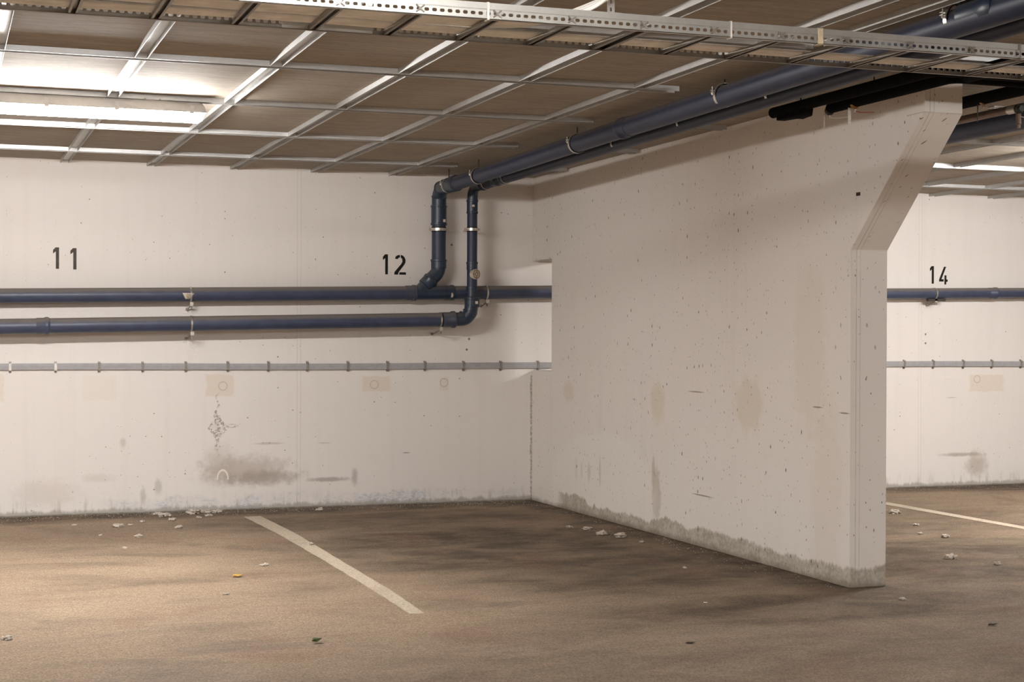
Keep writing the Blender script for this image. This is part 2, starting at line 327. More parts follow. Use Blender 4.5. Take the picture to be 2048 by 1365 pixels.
M = dict(
    back=mat_back_wall(), part=mat_partition(), floor=mat_floor(), ceil=mat_ceiling(),
    wall=plain('painted_concrete_plain', (0.58, 0.52, 0.45), 0.8, var=0.06, scale=3),
    pipe=mat_pipe('blue_plastic_pipe'), pipe2=mat_pipe('blue_plastic_fitting', (0.017, 0.030, 0.054), 0.35, 0.36),
    pipeo=mat_pipe('dark_blue_plastic_pipe', (0.020, 0.026, 0.056), 0.45, 0.48),
    pipeg=mat_pipe('grey_blue_plastic_socket', (0.045, 0.05, 0.078), 0.5, 0.4),
    galv=mat_galv('galvanised_channel', (0.52, 0.515, 0.50), 0.42, 0.55), rail=mat_galv('galvanised_rail', (0.56, 0.55, 0.515), 0.42, 0.75), rail_shade=mat_galv('shaded_zinc', (0.27, 0.245, 0.215), 0.40, 0.85),  # last one darkens the rail metal, painting shade on far rail and rungs
    steel=mat_galv('zinc_steel', (0.62, 0.58, 0.52), 0.32, 0.85),
    black=plain('black_pipe_insulation', (0.006, 0.0055, 0.0055), 0.9, 0, 0.08),
    brown=plain('dull_copper_pipe', (0.17, 0.105, 0.075), 0.42, 0.3, 0.5),
    brass=plain('brass', (0.36, 0.20, 0.06), 0.35, 0.85, 0.5),
    red=plain('red_plastic', (0.32, 0.05, 0.025), 0.5), grey=plain('grey_pvc', (0.37, 0.36, 0.365), 0.5, 0, 0.4, 0.06),
    clip=plain('dull_metal_clip', (0.26, 0.23, 0.20), 0.55, 0.3, 0.4), clipw=plain('pale_plastic_clip', (0.75, 0.70, 0.64), 0.5),
    paint=plain('black_stencil_paint', (0.014, 0.012, 0.010), 0.8, 0, 0.2), paint11=plain('faded_stencil_paint', (0.085, 0.073, 0.062), 0.8, 0, 0.2, 0.2),
    paper=plain('pale_paper', (0.62, 0.55, 0.46), 0.8), ink=plain('brown_ink', (0.25, 0.15, 0.09), 0.8),
    cable=plain('cream_cable', (0.90, 0.87, 0.82), 0.5, 0, 0.4, 0.10, 12), tape=plain('beige_tape', (0.62, 0.52, 0.36), 0.7),
    house=plain('pale_grey_polycarbonate', (0.52, 0.50, 0.48), 0.45, 0, 0.4, 0.04),
    lint=plain('pale_lint', (0.50, 0.44, 0.375), 0.95, 0, 0.1, 0.2, 60), plug=plain('beige_plastic', (0.52, 0.46, 0.38), 0.5),
    dark=plain('dark_metal', (0.05, 0.045, 0.04), 0.5, 0.3, 0.4), leaf=plain('yellow_leaf', (0.55, 0.33, 0.07), 0.7),
    leafg=plain('green_leaf', (0.06, 0.075, 0.015), 0.6), bark=plain('dark_chip', (0.05, 0.035, 0.02), 0.8),
    gutter=plain('dark_opening', (0.05, 0.042, 0.035), 0.9),
)
t = NT('worn_white_line_paint'); p = t.P()[0]
c = t.mix(t.ss(t.noise(p, 60, 4, 0.7), 0.42, 0.66), (0.52, 0.445, 0.345), (0.36, 0.285, 0.21))
c = t.mix(t.ss(t.noise(p, 3, 3), 0.5, 0.7, 0, 0.35), c, (0.30, 0.23, 0.17)); t.bump(t.noise(p, 90, 3), 0.4, 0.005)
M['line'] = t.out(c, 0.85, 0, 0.2)
def emis(name, s):
    t = NT(name); t.b.inputs['Base Color'].default_value = (0.8, 0.8, 0.8, 1)
    t.b.inputs['Emission Color'].default_value = LAMP_COL; t.b.inputs['Emission Strength'].default_value = s
    return t.m
M['lens'] = emis('lit_lamp_lens', LAMP_BAY); M['lens3'] = emis('lit_lamp_lens_far_bay', 150.0); M['lens2'] = emis('lit_lamp_lens_aisle', LAMP_AISLE)

# ------------------------------------------------------------------ mesh helpers
class MB:
    def __init__(s): s.v = []; s.f = []
    def add(s, vs, fs):
        o = len(s.v); s.v += [tuple(q) for q in vs]; s.f += [tuple(o+i for i in f) for f in fs]; return s
    def box(s, x0, x1, y0, y1, z0, z1):
        return s.add([(x, y, z) for z in (z0, z1) for y in (y0, y1) for x in (x0, x1)],
                     [(0, 2, 3, 1), (4, 5, 7, 6), (0, 1, 5, 4), (2, 6, 7, 3), (0, 4, 6, 2), (1, 3, 7, 5)])
    def prism(s, poly, axis, a, b):
        """poly: 2-D points; axis 0: (y,z) in plane x, 1: (x,z) in plane y, 2: (x,y) in plane z"""
        def P(q, t): return {0: (t, q[0], q[1]), 1: (q[0], t, q[1]), 2: (q[0], q[1], t)}[axis]
        n = len(poly); vs = [P(q, a) for q in poly] + [P(q, b) for q in poly]
        ar = sum(poly[i][0]*poly[(i+1) % n][1]-poly[(i+1) % n][0]*poly[i][1] for i in range(n))
        return s.add(vs, [tuple(range(n)), tuple(range(2*n-1, n-1, -1))] + [(i, i+n, (i+1) % n+n, (i+1) % n) for i in range(n)])
    def tube(s, pts, rad, seg=24, caps=True, inner=0.0):
        pts = [Vector(q) for q in pts]
        if not isinstance(rad, (list, tuple)): rad = [rad]*len(pts)
        n = len(pts); tan = []
        for i in range(n):
            d = (pts[min(i+1, n-1)]-pts[max(i-1, 0)]); tan.append(d.normalized() if d.length > 1e-9 else tan[-1])
        u = tan[0].orthogonal().normalized(); vs = []; fs = []
        for i in range(n):
            u = (u - tan[i]*u.dot(tan[i])).normalized(); v = tan[i].cross(u)
            vs += [pts[i]+(u*math.cos(2*PI*k/seg)+v*math.sin(2*PI*k/seg))*rad[i] for k in range(seg)]
        for i in range(n-1):
            for k in range(seg):
                fs.append((i*seg+k, i*seg+(k+1) % seg, (i+1)*seg+(k+1) % seg, (i+1)*seg+k))
        if caps: fs += [tuple(range(seg-1, -1, -1)), tuple(range((n-1)*seg, n*seg))]
        return s.add(vs, fs)
    def sphere(s, c, r, sx=1, sy=1, sz=1, nu=12, nv=8, jit=0.0, sd=0):
        vs = []; fs = []
        for j in range(nv+1):
            th = PI*j/nv
            for i in range(nu):
                ph = 2*PI*i/nu; q = Vector((math.sin(th)*math.cos(ph), math.sin(th)*math.sin(ph), math.cos(th)))
                k = 1+jit*mnoise.noise(q*1.7+Vector((sd*3.1, sd*1.7, sd)))
                vs.append((c[0]+q.x*r*sx*k, c[1]+q.y*r*sy*k, c[2]+q.z*r*sz*k))
        for j in range(nv):
            for i in range(nu): fs.append((j*nu+i, (j+1)*nu+i, (j+1)*nu+(i+1) % nu, j*nu+(i+1) % nu))
        return s.add(vs, fs)
    def ring(s, c, axis, r0, r1, w, seg=36):
        """flat band: annulus of inner radius r0, outer r1, width w along the axis"""
        a = Vector(axis).normalized(); u = a.orthogonal().normalized(); v = a.cross(u); c = Vector(c); vs = []; fs = []
        for k in range(seg):
            d = u*math.cos(2*PI*k/seg)+v*math.sin(2*PI*k/seg)
            vs += [c+d*r0-a*w/2, c+d*r1-a*w/2, c+d*r1+a*w/2, c+d*r0+a*w/2]
        for k in range(seg):
            k2 = (k+1) % seg
            for j in range(4): fs.append((k*4+j, k*4+(j+1) % 4, k2*4+(j+1) % 4, k2*4+j))
        return s.add(vs, fs)

def build(name, mb, mat, parent=None, org=(0, 0, 0), smooth=False, bevel=0.0, solid=0.0, kind=None, label=None):
    """one mesh object; vertex coordinates in the world, origin at org (or at the parent thing's origin)"""
    if parent is not None:
        r = parent
        while r.parent: r = r.parent
        org = r.location
    ox, oy, oz = org
    me = bpy.data.meshes.new(name)
    me.from_pydata([(v[0]-ox, v[1]-oy, v[2]-oz) for v in mb.v], [], mb.f)
    bm = bmesh.new(); bm.from_mesh(me)
    if smooth != 'keep': bmesh.ops.recalc_face_normals(bm, faces=bm.faces)
    bm.to_mesh(me); bm.free()
    me.materials.append(M[mat] if isinstance(mat, str) else mat)
    if smooth:
        for pl in me.polygons: pl.use_smooth = True
        try: me.set_sharp_from_angle(angle=math.radians(40))
        except Exception: pass
    o = bpy.data.objects.new(name, me); COL.objects.link(o)
    if parent is not None: o.parent = parent
    else: o.location = org
    if bevel:
        b = o.modifiers.new('bevel', 'BEVEL'); b.width = bevel; b.segments = 2; b.limit_method = 'ANGLE'
    if solid:
        b = o.modifiers.new('solid', 'SOLIDIFY'); b.thickness = solid; b.offset = 0
    if kind: o['kind'] = kind
    if label: o['label'] = label
    return o
def thing(name, loc, label, cat, group=None):
    o = bpy.data.objects.new(name, None); COL.objects.link(o); o.location = loc; o.empty_display_size = 0.1
    return tag(o, label, cat, group)
def tag(o, label, cat, group=None, kind=None):
    o['label'] = label; o['category'] = cat
    if group: o['group'] = group
    if kind: o['kind'] = kind
    return o
def copy_tree(o, parent=None):
    c = o.copy(); COL.objects.link(c)
    if parent is not None: c.parent = parent; c.matrix_parent_inverse = o.matrix_parent_inverse.copy()
    for ch in list(o.children): copy_tree(ch, c)
    return c

# ------------------------------------------------------------------ room shell
RX0, RX1, RY0 = -7.5, 14.5, -19.0
build('floor', MB().box(RX0, RX1, RY0, 0.3, -0.2, 0.0), 'floor', kind='structure')
build('ceiling', MB().box(RX0, RX1, RY0, 0.3, H, H+0.15), 'ceil', kind='structure')
build('wall_back', MB().box(RX0, RX1, 0.0, 0.25, 0.0, H), 'back', kind='structure')
build('wall_front', MB().box(RX0, RX1, RY0-0.2, RY0, 0.0, H), 'wall', kind='structure')
build('wall_left', MB().box(RX0-0.2, RX0, RY0, 0.25, 0.0, H), 'wall', kind='structure')
build('wall_right', MB().box(RX1, RX1+0.2, RY0, 0.25, 0.0, H), 'wall', kind='structure')
# partition wall with notch for the wall pipes and a haunch under the ceiling
NY, NZ0, NZ1 = -0.435, 1.062, 1.952
poly = [(0.0, 0.0), (YP, 0.0), (YP, 1.80), (-5.50, 2.446), (-5.50, H), (0.0, H), (0.0, NZ1), (NY, NZ1), (NY, NZ0), (0.0, NZ0)]
build('wall_partition', MB().prism(poly, 0, XP0, XP1), 'part', kind='structure', bevel=0.006)
# rows beyond the aisle are closed by piers that nothing in view shows

# ------------------------------------------------------------------ ceiling grid of steel channels
CW, CH, CT = 0.060, 0.027, 0.0022
def channel_x(mb, x0, x1, yn):            # along x, near flange at yn, open downwards
    y1 = yn+CW
    mb.box(x0, x1, yn, yn+CT, H-CH, H-0.0005); mb.box(x0, x1, y1-CT, y1, H-CH, H-0.0005); mb.box(x0, x1, yn+CT, y1-CT, H-0.0035, H-0.0005)
    mb.box(x0, x1, yn+CT, yn+0.006, H-CH, H-CH+0.0016)
def channel_y(mb, y0, y1, xl):
    x1 = xl+CW
    mb.box(xl, xl+CT, y0, y1, H-CH, H-0.0005); mb.box(x1-CT, x1, y0, y1, H-CH, H-0.0005); mb.box(xl+CT, x1-CT, y0, y1, H-0.0035, H-0.0005)
def grid(cols, rows, xr, label, first_y=-0.004, skip=lambda i, k: False, loc=(0, 0, H)):
    th = thing('ceiling_grid', loc, label, 'ceiling grid')
    for k, r in enumerate(rows):
        for a, b in xr(k):
            mb = MB(); channel_x(mb, a, b, -r); build('cross_channel', mb, 'galv', th)
    for i in cols:
        xl = X0+i*G
        prev = first_y
        for k, r in enumerate(rows):
            y1, y0 = prev, -r+CW
            if not skip(i, k) and y1-y0 > 0.05:
                mb = MB(); channel_y(mb, y0, y1, xl); build('long_channel', mb, 'galv', th)
            prev = -r
    return th
def xr_left(k):
    if k <= 3: return [(-4.0, 3.655 if k < 3 else 3.60), (4.06, XP0-0.025)]
    if k == 4: return [(-4.0, 3.62), (4.05, 7.9)]
    return [(-4.0, 3.62)]
grid(range(-6, 5), ROWS[:7], xr_left, 'galvanised channel grid under the ceiling panels of bays 11 and 12, left of the partition')
grid(range(7, 17), ROWS[:4], lambda k: [(XP1+0.75 if k < 4 else 5, 11.5)], 'galvanised channel grid on the ceiling over bay 14 beyond the partition', loc=(8.5, 0, H))
mb = MB(); channel_y(mb, -9.0, -6.11, 3.575)
tag(build('edge_channel', mb, 'galv', org=(3.575, -6.1, H)), 'single ceiling channel running close along the thick blue overhead pipe behind the cable ladder', 'ceiling channel')

# ------------------------------------------------------------------ lamps
def make_lamp(cx, cy, L, lens, label, group=None):
    zt = H-CH
    th = thing('fluorescent_lamp', (cx, cy, zt), label, 'ceiling lamp', group)
    x0, x1 = cx-L/2, cx+L/2; zs = zt-0.056
    # housing: rounded trough turned upside down, with hipped ends
    prof = [(-0.052, 0.0), (-0.050, 0.030), (-0.040, 0.048), (-0.026, 0.053), (0.026, 0.053), (0.040, 0.048), (0.050, 0.030), (0.052, 0.0)]
    secs = [(x0, 0.80, 0.55), (x0+0.012, 0.90, 0.85), (x0+0.035, 1, 1), (x1-0.035, 1, 1), (x1-0.012, 0.90, 0.85), (x1, 0.80, 0.55)]
    vs = []; n = len(prof)
    for X, a, b in secs: vs += [(X, cy+q[0]*a, zs+q[1]*b) for q in prof]
    fs = [(i*n+j, i*n+(j+1) % n, (i+1)*n+(j+1) % n, (i+1)*n+j) for i in range(len(secs)-1) for j in range(n)]
    fs += [tuple(range(n)), tuple(range((len(secs)-1)*n, len(secs)*n))]
    build('housing', MB().add(vs, fs), 'house', th, smooth=True)
    mb = MB().box(x0-0.004, x1+0.004, cy-0.055, cy+0.055, zs-0.006, zs+0.001); build('rim', mb, 'house', th, bevel=0.002)
    prof = [(-0.049, 0.0), (-0.048, -0.022), (-0.038, -0.040), (-0.020, -0.049), (0, -0.051), (0.020, -0.049), (0.038, -0.040), (0.048, -0.022), (0.049, 0.0)]
    secs = [(x0+0.004, 0.85, 0.30), (x0+0.012, 0.93, 0.72), (x0+0.035, 1, 1), (x1-0.035, 1, 1), (x1-0.012, 0.93, 0.72), (x1-0.004, 0.85, 0.30)]
    vs = []; n = len(prof); zl = zs-0.006
    for X, a, b in secs: vs += [(X, cy+q[0]*a, zl+q[1]*b) for q in prof]
    fs = [(i*n+j, i*n+(j+1) % n, (i+1)*n+(j+1) % n, (i+1)*n+j) for i in range(len(secs)-1) for j in range(n)]
    fs += [tuple(range(n)), tuple(range((len(secs)-1)*n, len(secs)*n))]
    build('lens', MB().add(vs, fs), lens, th, smooth=True)
    for X in [x1-0.075, x1-0.47, x1-0.83, x1-1.19, x0+0.075]:
        mb = MB().box(X-0.012, X+0.012, cy-0.057, cy-0.0525, zs-0.014, zs+0.030); build('latch', mb, 'house', th, bevel=0.001)
    for X in (x1-0.28, x0+0.28):
        mb = MB().box(X-0.035, X+0.035, cy-0.03, cy+0.03, zs+0.045, zt-0.001); mb.box(X-0.043, X-0.035, cy-0.034, cy+0.034, zs+0.04, zt+0.004); mb.box(X+0.035, X+0.043, cy-0.034, cy+0.034, zs+0.04, zt+0.004)
        build('mounting_bracket', mb, 'clip', th)
    return th
make_lamp(1.365-0.785, -3.435, 1.57, 'lens', 'long lit fluorescent lamp on the ceiling above bay 11')
make_lamp(7.87, -3.435, 1.57, 'lens3', 'lit fluorescent lamp above bay 14, out of frame to the right')
make_lamp(-5.0, -3.435, 1.57, 'lens', 'lit fluorescent lamp above the bays out of frame to the left')
for cx, nm in [(-4.9, 'far left end of'), (0.75, 'left part of'), (6.9, 'right part of'), (12.3, 'far right end of')]:
    make_lamp(cx, -9.15, 1.57, 'lens2', 'lit fluorescent lamp over the %s the driving aisle' % nm)
make_lamp(2.0, -15.0, 1.57, 'lens2', 'lit fluorescent lamp behind the camera')

# ------------------------------------------------------------------ pipe helpers
def arc(p0, p1, p2, r, n=8):
    """rounded corner at p1"""
    p0, p1, p2 = Vector(p0), Vector(p1), Vector(p2)
    a = (p0-p1).normalized(); b = (p2-p1).normalized(); ang = a.angle(b); tlen = r/math.tan(ang/2)
    s, e = p1+a*tlen, p1+b*tlen; c = p1+(a+b).normalized()*(r/math.sin(ang/2)); out = []
    u = (s-c).normalized(); v = (e-c).normalized(); om = u.angle(v)
    for i in range(n+1):
        f = i/n; out.append(c+((u*math.sin((1-f)*om)+v*math.sin(f*om))/math.sin(om))*r)
    return out
def path(*pts, r=0.06):
    out = [Vector(pts[0])]
    for i in range(1, len(pts)-1): out += arc(pts[i-1], pts[i], pts[i+1], r)
    return out+[Vector(pts[-1])]
def socket(p0, d, r, L=0.06, lip=1):
    """sleeve starting at p0 along d with a raised lip at its end"""
    p0 = Vector(p0); d = Vector(d).normalized(); mb = MB(); R = r*1.07; RL = r*1.14
    prof = [(0, r*1.0), (0.004, R), (L*0.62, R), (L*0.66, RL), (L*0.94, RL), (L, R), (L+0.001, r*0.98)]
    mb.tube([p0+d*a for a, _ in prof], [b for _, b in prof], 32, True); return mb

ZU = lambda x: 1.6165+(x-0.42)*0.01936     # upper wall pipe centre height
ZL = lambda x: 1.394+(x-0.417)*0.0218      # lower wall pipe centre height
YU, YL, YR2 = -0.11, -0.19, -0.224
RU, RL_, RR2 = 0.0535, 0.0555, 0.0405

# upper wall pipe (bays 11, 12), running on behind the partition
th = thing('drain_pipe', (-3.0, YU, ZU(-3.0)), 'upper of the two long blue wall pipes, passing behind the partition', 'pipe')
build('pipe', MB().tube([(-7.4, YU, ZU(-7.4)), (3.455, YU, ZU(3.455))], RU, 40), 'pipe', th, smooth=True)
dU = (1, 0, 0.01936)
mb = MB(); X = 3.455
prof = [(0, RU), (0.004, RU*1.09), (0.055, RU*1.09), (0.058, RU*1.19), (0.082, RU*1.19), (0.086, RU*1.05), (0.09, RU)]
mb.tube([(X+a, YU, ZU(X+a)) for a, _ in prof], [b for _, b in prof], 40); build('socket', mb, 'pipeg', th, smooth=True)
mb = MB().tube([(3.535, YU, ZU(3.535)), (3.80, YU, ZU(3.80))], RU*1.02, 40)
mb.tube([(3.565, YU, ZU(3.565)), (3.565+0.085, YU, ZU(3.565)+0.085)], RU*1.02, 32)
build('wye_branch', mb, 'pipe2', th, smooth=True)
mb = MB(); X = 3.775
prof = [(0, RU), (0.003, RU*1.08), (0.05, RU*1.08), (0.053, RU*1.15), (0.075, RU*1.15), (0.079, RU)]
mb.tube([(X+a, YU, ZU(X+a)) for a, _ in prof], [b for _, b in prof], 40); so = build('socket', mb, 'pipe2', th, smooth=True)
build('pipe', MB().tube([(3.80, YU, ZU(3.80)), (5.6, YU, ZU(5.6))], RU*0.98, 40), 'pipe', th, smooth=True)
mb = MB().prism([(-0.010, -0.018), (0.006, -0.018), (0.014, 0.018), (-0.003, 0.018)], 1, 0, 0.001)
mb.v = [(v[0]+3.822, v[1]+YU-RU*1.09-0.001, v[2]+ZU(3.82)-0.02) for v in mb.v]
build('sticker', mb, 'paper', so)
# torn paper on the clamp position
mb = MB(); n = 6
for i in range(n+1):
    a = math.radians(10-50*i/n); wl = 1.715+0.004*i; wr = 1.805-0.006*i
    for X in (wl, wr): mb.v.append((X, YU-math.cos(a)*(RU+0.0025), ZU(1.77)+math.sin(a)*(RU+0.0025)))
for i in range(n): mb.f.append((2*i, 2*i+1, 2*i+3, 2*i+2))
pp = build('paper_label', mb, 'paper', th, smooth='keep', solid=0.001, label='torn pale paper label')
mb = MB()
for (a, b) in [((-.006, .016), (-.010, -.010)), ((-.010, -.010), (.004, -.016)), ((.000, .012), (.008, .002)), ((.008, .002), (-.002, -.006))]:
    mb.tube([(1.758+a[0], YU-RU-0.0035, ZU(1.77)-0.010+a[1]), (1.758+b[0], YU-RU-0.0035, ZU(1.77)-0.010+b[1])], 0.0012, 6)
build('handwriting', mb, 'ink', pp)
# far part of the same line in bay 14
th = thing('drain_pipe', (7.6, YU, 1.72), 'single blue wall pipe under number 14 in the bay beyond the partition', 'pipe')
ZR = lambda x: 1.725+(x-7.855)*0.0175
build('pipe', MB().tube([(5.6, YU, ZR(5.6)), (8.93, YU, ZR(8.93))], 0.0465, 40), 'pipe', th, smooth=True)
build('pipe', MB().tube([(8.93, YU, ZR(8.93)), (14.4, YU, ZR(14.4))], 0.0455, 40), 'pipe', th, smooth=True)
build('socket', socket((8.90, YU, ZR(8.90)), (1, 0, 0.0175), 0.0455, 0.10), 'pipe', th, smooth=True)

# lower wall pipe
th = thing('drain_pipe', (-3.0, YL, ZL(-3.0)), 'lower of the two long blue wall pipes, ending at the bend below the thin riser', 'pipe')
build('pipe', MB().tube([(-7.4, YL, ZL(-7.4)), (3.72, YL, ZL(3.72))], RL_, 40), 'pipe', th, smooth=True)
mb = MB(); X = 0.665
prof = [(0, RL_), (0.006, RL_*1.06), (0.056, RL_*1.06), (0.062, RL_*1.15), (0.082, RL_*1.17), (0.092, RL_*1.08), (0.096, RL_)]
mb.tube([(X+a, YL, ZL(X+a)) for a, _ in prof], [b for _, b in prof], 40); build('socket', mb, 'pipe', th, smooth=True)
mb = MB(); X = 3.735
prof = [(0, RL_), (0.003, RL_*1.05), (0.065, RL_*1.06), (0.075, RL_*1.20), (0.10, RL_*1.22), (0.108, RL_*1.06), (0.112, RL_)]
mb.tube([(X+a, YL, ZL(X+a)) for a, _ in prof], [b for _, b in prof], 40); build('socket', mb, 'pipeg', th, smooth=True)

# bend and thin riser
XR2 = 3.969; z0 = ZL(3.84)
th = thing('drain_riser', (XR2, YR2, 1.6), 'thinner vertical blue pipe with a round beige cleanout plug, beside the corner', 'pipe')
mb = MB().tube(path((3.83, YL, z0), (3.925, YL-0.006, z0+0.006), (3.958, YR2, z0+0.055), (XR2, YR2, z0+0.15), r=0.05), RL_*0.98, 32)
build('bend', mb, 'pipe2', th, smooth=True)
for c, ax in [((3.906, YL-0.004, z0+0.012), (1, 0, .42)), ((3.955, YR2+.002, z0+0.062), (.35, 0, 1))]:
    mb = MB().ring(c, ax, RL_*0.9, RL_*1.07, 0.008); build('seam_ring', mb, 'pipe2', th, smooth=True)
mb = MB(); prof = [(1.565, RL_), (1.568, RL_*1.08), (1.622, RL_*1.08), (1.625, RL_*1.13), (1.642, RL_*1.13), (1.648, RL_*0.9), (1.652, RR2*0.9)]
mb.tube([(XR2, YR2, a) for a, _ in prof], [b for _, b in prof], 36); rd = build('reducer', mb, 'pipe2', th, smooth=True)
mb = MB().box(-0.013, 0.013, 0, 0.001, -0.011, 0.011); mb.v = [(v[0]+XR2+0.018, v[1]+YR2-RL_*1.065, v[2]+1.602) for v in mb.v]
st = build('sticker', mb, 'paper', rd)
def sock_z(mb, x, y, za, zb, r, ends=(1, 1)):
    prof = []
    if ends[0]: prof += [(za, r), (za+0.002, r*1.15), (za+0.016, r*1.15), (za+0.018, r*1.07)]
    else: prof += [(za, r), (za+0.002, r*1.07)]
    if ends[1]: prof += [(zb-0.018, r*1.07), (zb-0.016, r*1.15), (zb-0.002, r*1.15), (zb, r)]
    else: prof += [(zb-0.002, r*1.07), (zb, r)]
    mb.tube([(x, y, a) for a, _ in prof], [b for _, b in prof], 32); return mb
build('socket', sock_z(MB(), XR2, YR2, 1.648, 1.73, RR2, (0, 1)), 'pipe2', th, smooth=True)
build('pipe', MB().tube([(XR2, YR2, 1.65), (XR2, YR2, 2.40)], RR2, 32), 'pipeo', th, smooth=True)
build('socket', sock_z(MB(), XR2, YR2, 1.862, 1.925, RR2, (0, 1)), 'pipe2', th, smooth=True)
# cleanout plug
d = Vector((0.38, -0.925, 0)).normalized(); c0 = Vector((XR2, YR2, 1.826))
mb = MB().tube([c0+d*0.02, c0+d*(RR2+0.010), c0+d*(RR2+0.013)], [0.041, 0.041, 0.038], 28)
pl = build('cleanout_plug', mb, 'plug', th, smooth=True, label='round beige screw plug')
u = Vector((0, 0, 1)); v = d.cross(u)
mb = MB().ring(c0+d*(RR2+0.014), d, 0.011, 0.016, 0.004); mb.ring(c0+d*(RR2+0.014), d, 0.030, 0.035, 0.004)
for a in (PI/2, -PI/2, 0.0): mb.tube([c0+d*(RR2+0.0145)+(u*math.sin(a)+v*math.cos(a))*0.015, c0+d*(RR2+0.0145)+(u*math.sin(a)+v*math.cos(a))*0.032], 0.0028, 6)
build('rib', mb, 'ink', pl)
up2 = build('socket', sock_z(MB(), XR2, YR2, 2.305, 2.415, RR2, (1, 1)), 'pipe2', th, smooth=True)
mb = MB().box(-0.011, 0.011, 0, 0.001, -0.008, 0.008); mb.v = [(v_[0]+XR2-0.006, v_[1]+YR2-RR2*1.07-0.002, v_[2]+2.365) for v_ in mb.v]; build('sticker', mb, 'paper', up2)
ZS = lambda y: 2.513+(-y-0.35)*0.0118      # small overhead pipe
ZB = lambda y: 2.505+(-y-0.5)*0.0100       # big overhead pipe
mb = MB().tube(path((XR2, YR2, 2.40), (XR2+0.002, YR2-0.004, 2.47), (3.975, YR2-0.05, ZS(-.3)), (3.98, -0.42, ZS(-0.42)), r=0.045), RR2*1.02, 28)
build('bend', mb, 'pipe2', th, smooth=True)

# thick riser from the wye to the ceiling
XR1, YR1, RB = 3.727, -0.115, 0.0565
th = thing('drain_riser', (XR1, YR1, 1.8), 'thicker vertical blue pipe rising from the branch of the upper wall pipe beside number 12', 'pipe')
mb = MB().tube(path((3.632, YR1, 1.753), (XR1, YR1, 1.848), (XR1, YR1, 1.905), r=0.10), RB*0.98, 36); build('bend', mb, 'pipe2', th, smooth=True)
p0 = Vector((3.652, YR1, 1.773)); dd = Vector((1, 0, 1)).normalized()
mb = MB(); prof = [(-0.06, RB*0.95), (-0.056, RB*1.06), (0.0, RB*1.07), (0.004, RB*1.13), (0.020, RB*1.13), (0.024, RB)]
mb.tube([p0+dd*a for a, _ in prof], [b for _, b in prof], 36); build('socket', mb, 'pipe2', th, smooth=True)
build('pipe', MB().tube([(XR1, YR1, 1.88), (XR1, YR1, 2.36)], RB*0.98, 40), 'pipeo', th, smooth=True)
build('socket', sock_z(MB(), XR1, YR1, 1.872, 1.945, RB, (0, 1)), 'pipe2', th, smooth=True)
us = build('socket', sock_z(MB(), XR1, YR1, 2.215, 2.372, RB, (1, 1)), 'pipe2', th, smooth=True)
mb = MB().box(-0.013, 0.013, 0, 0.001, -0.011, 0.011); mb.v = [(v_[0]+XR1+0.025, v_[1]+YR1-RB*1.02, v_[2]+2.248) for v_ in mb.v]; build('sticker', mb, 'paper', us)
mb = MB().tube(path((XR1, YR1, 2.365), (XR1, YR1-0.004, 2.448), (3.725, YR1-0.085, ZB(-.2)), (3.722, -0.30, ZB(-0.30)), r=0.055), RB*1.0, 36)
build('bend', mb, 'pipe2', th, smooth=True)
for c, ax in [((XR1, YR1-0.006, 2.437), (0, -.35, 1)), ((3.725, YR1-0.075, ZB(-.2)-.002), (0, -1, .25))]:
    build('seam_ring', MB().ring(c, ax, RB*0.9, RB*1.07, 0.008), 'pipe2', th, smooth=True)

# thick overhead pipe
th = thing('overhead_drain_pipe', (3.72, -0.3, ZB(-0.3)), 'thick blue pipe hung under the ceiling, running from the corner towards the viewer', 'pipe')
dB = Vector((0, -1, 0.0100))
build('pipe', MB().tube([(3.722, -0.28, ZB(-0.28)), (3.718, -3.80, ZB(-3.80))], RB*0.965, 44), 'pipeo', th, smooth=True)
build('pipe', MB().tube([(3.718, -3.78, ZB(-3.78)), (3.718, -11.0, ZB(-7.6))], RB*0.985, 44), 'pipeo', th, smooth=True)
build('socket', socket((3.722, -0.30, ZB(-.30)), dB, RB, 0.30), 'pipe2', th, smooth=True)
build('socket', socket((3.718, -3.86, ZB(-3.86)), -dB, RB*0.97, 0.13), 'pipeo', th, smooth=True)
build('socket', socket((3.718, -7.02, ZB(-7.02)), dB, RB*0.98, 0.22), 'pipe2', th, smooth=True)
# thin overhead pipe
th = thing('overhead_drain_pipe', (3.98, -0.35, ZS(-0.35)), 'thinner blue pipe hung under the ceiling between the thick pipe and the partition', 'pipe')
build('pipe', MB().tube([(3.98, -0.40, ZS(-.40)), (3.985, -11.0, ZS(-7.5))], RR2, 36), 'pipeo', th, smooth=True)
dS = Vector((0, -1, 0.0118))
build('socket', socket((3.98, -0.72, ZS(-.72)), dS, RR2, 0.11), 'pipe2', th, smooth=True)
build('socket', socket((3.98, -0.90, ZS(-.90)), dS, RR2, 0.08), 'pipe2', th, smooth=True)
build('socket', socket((3.98, -0.42, ZS(-.42)), dS, RR2, 0.06), 'pipe2', th, smooth=True)

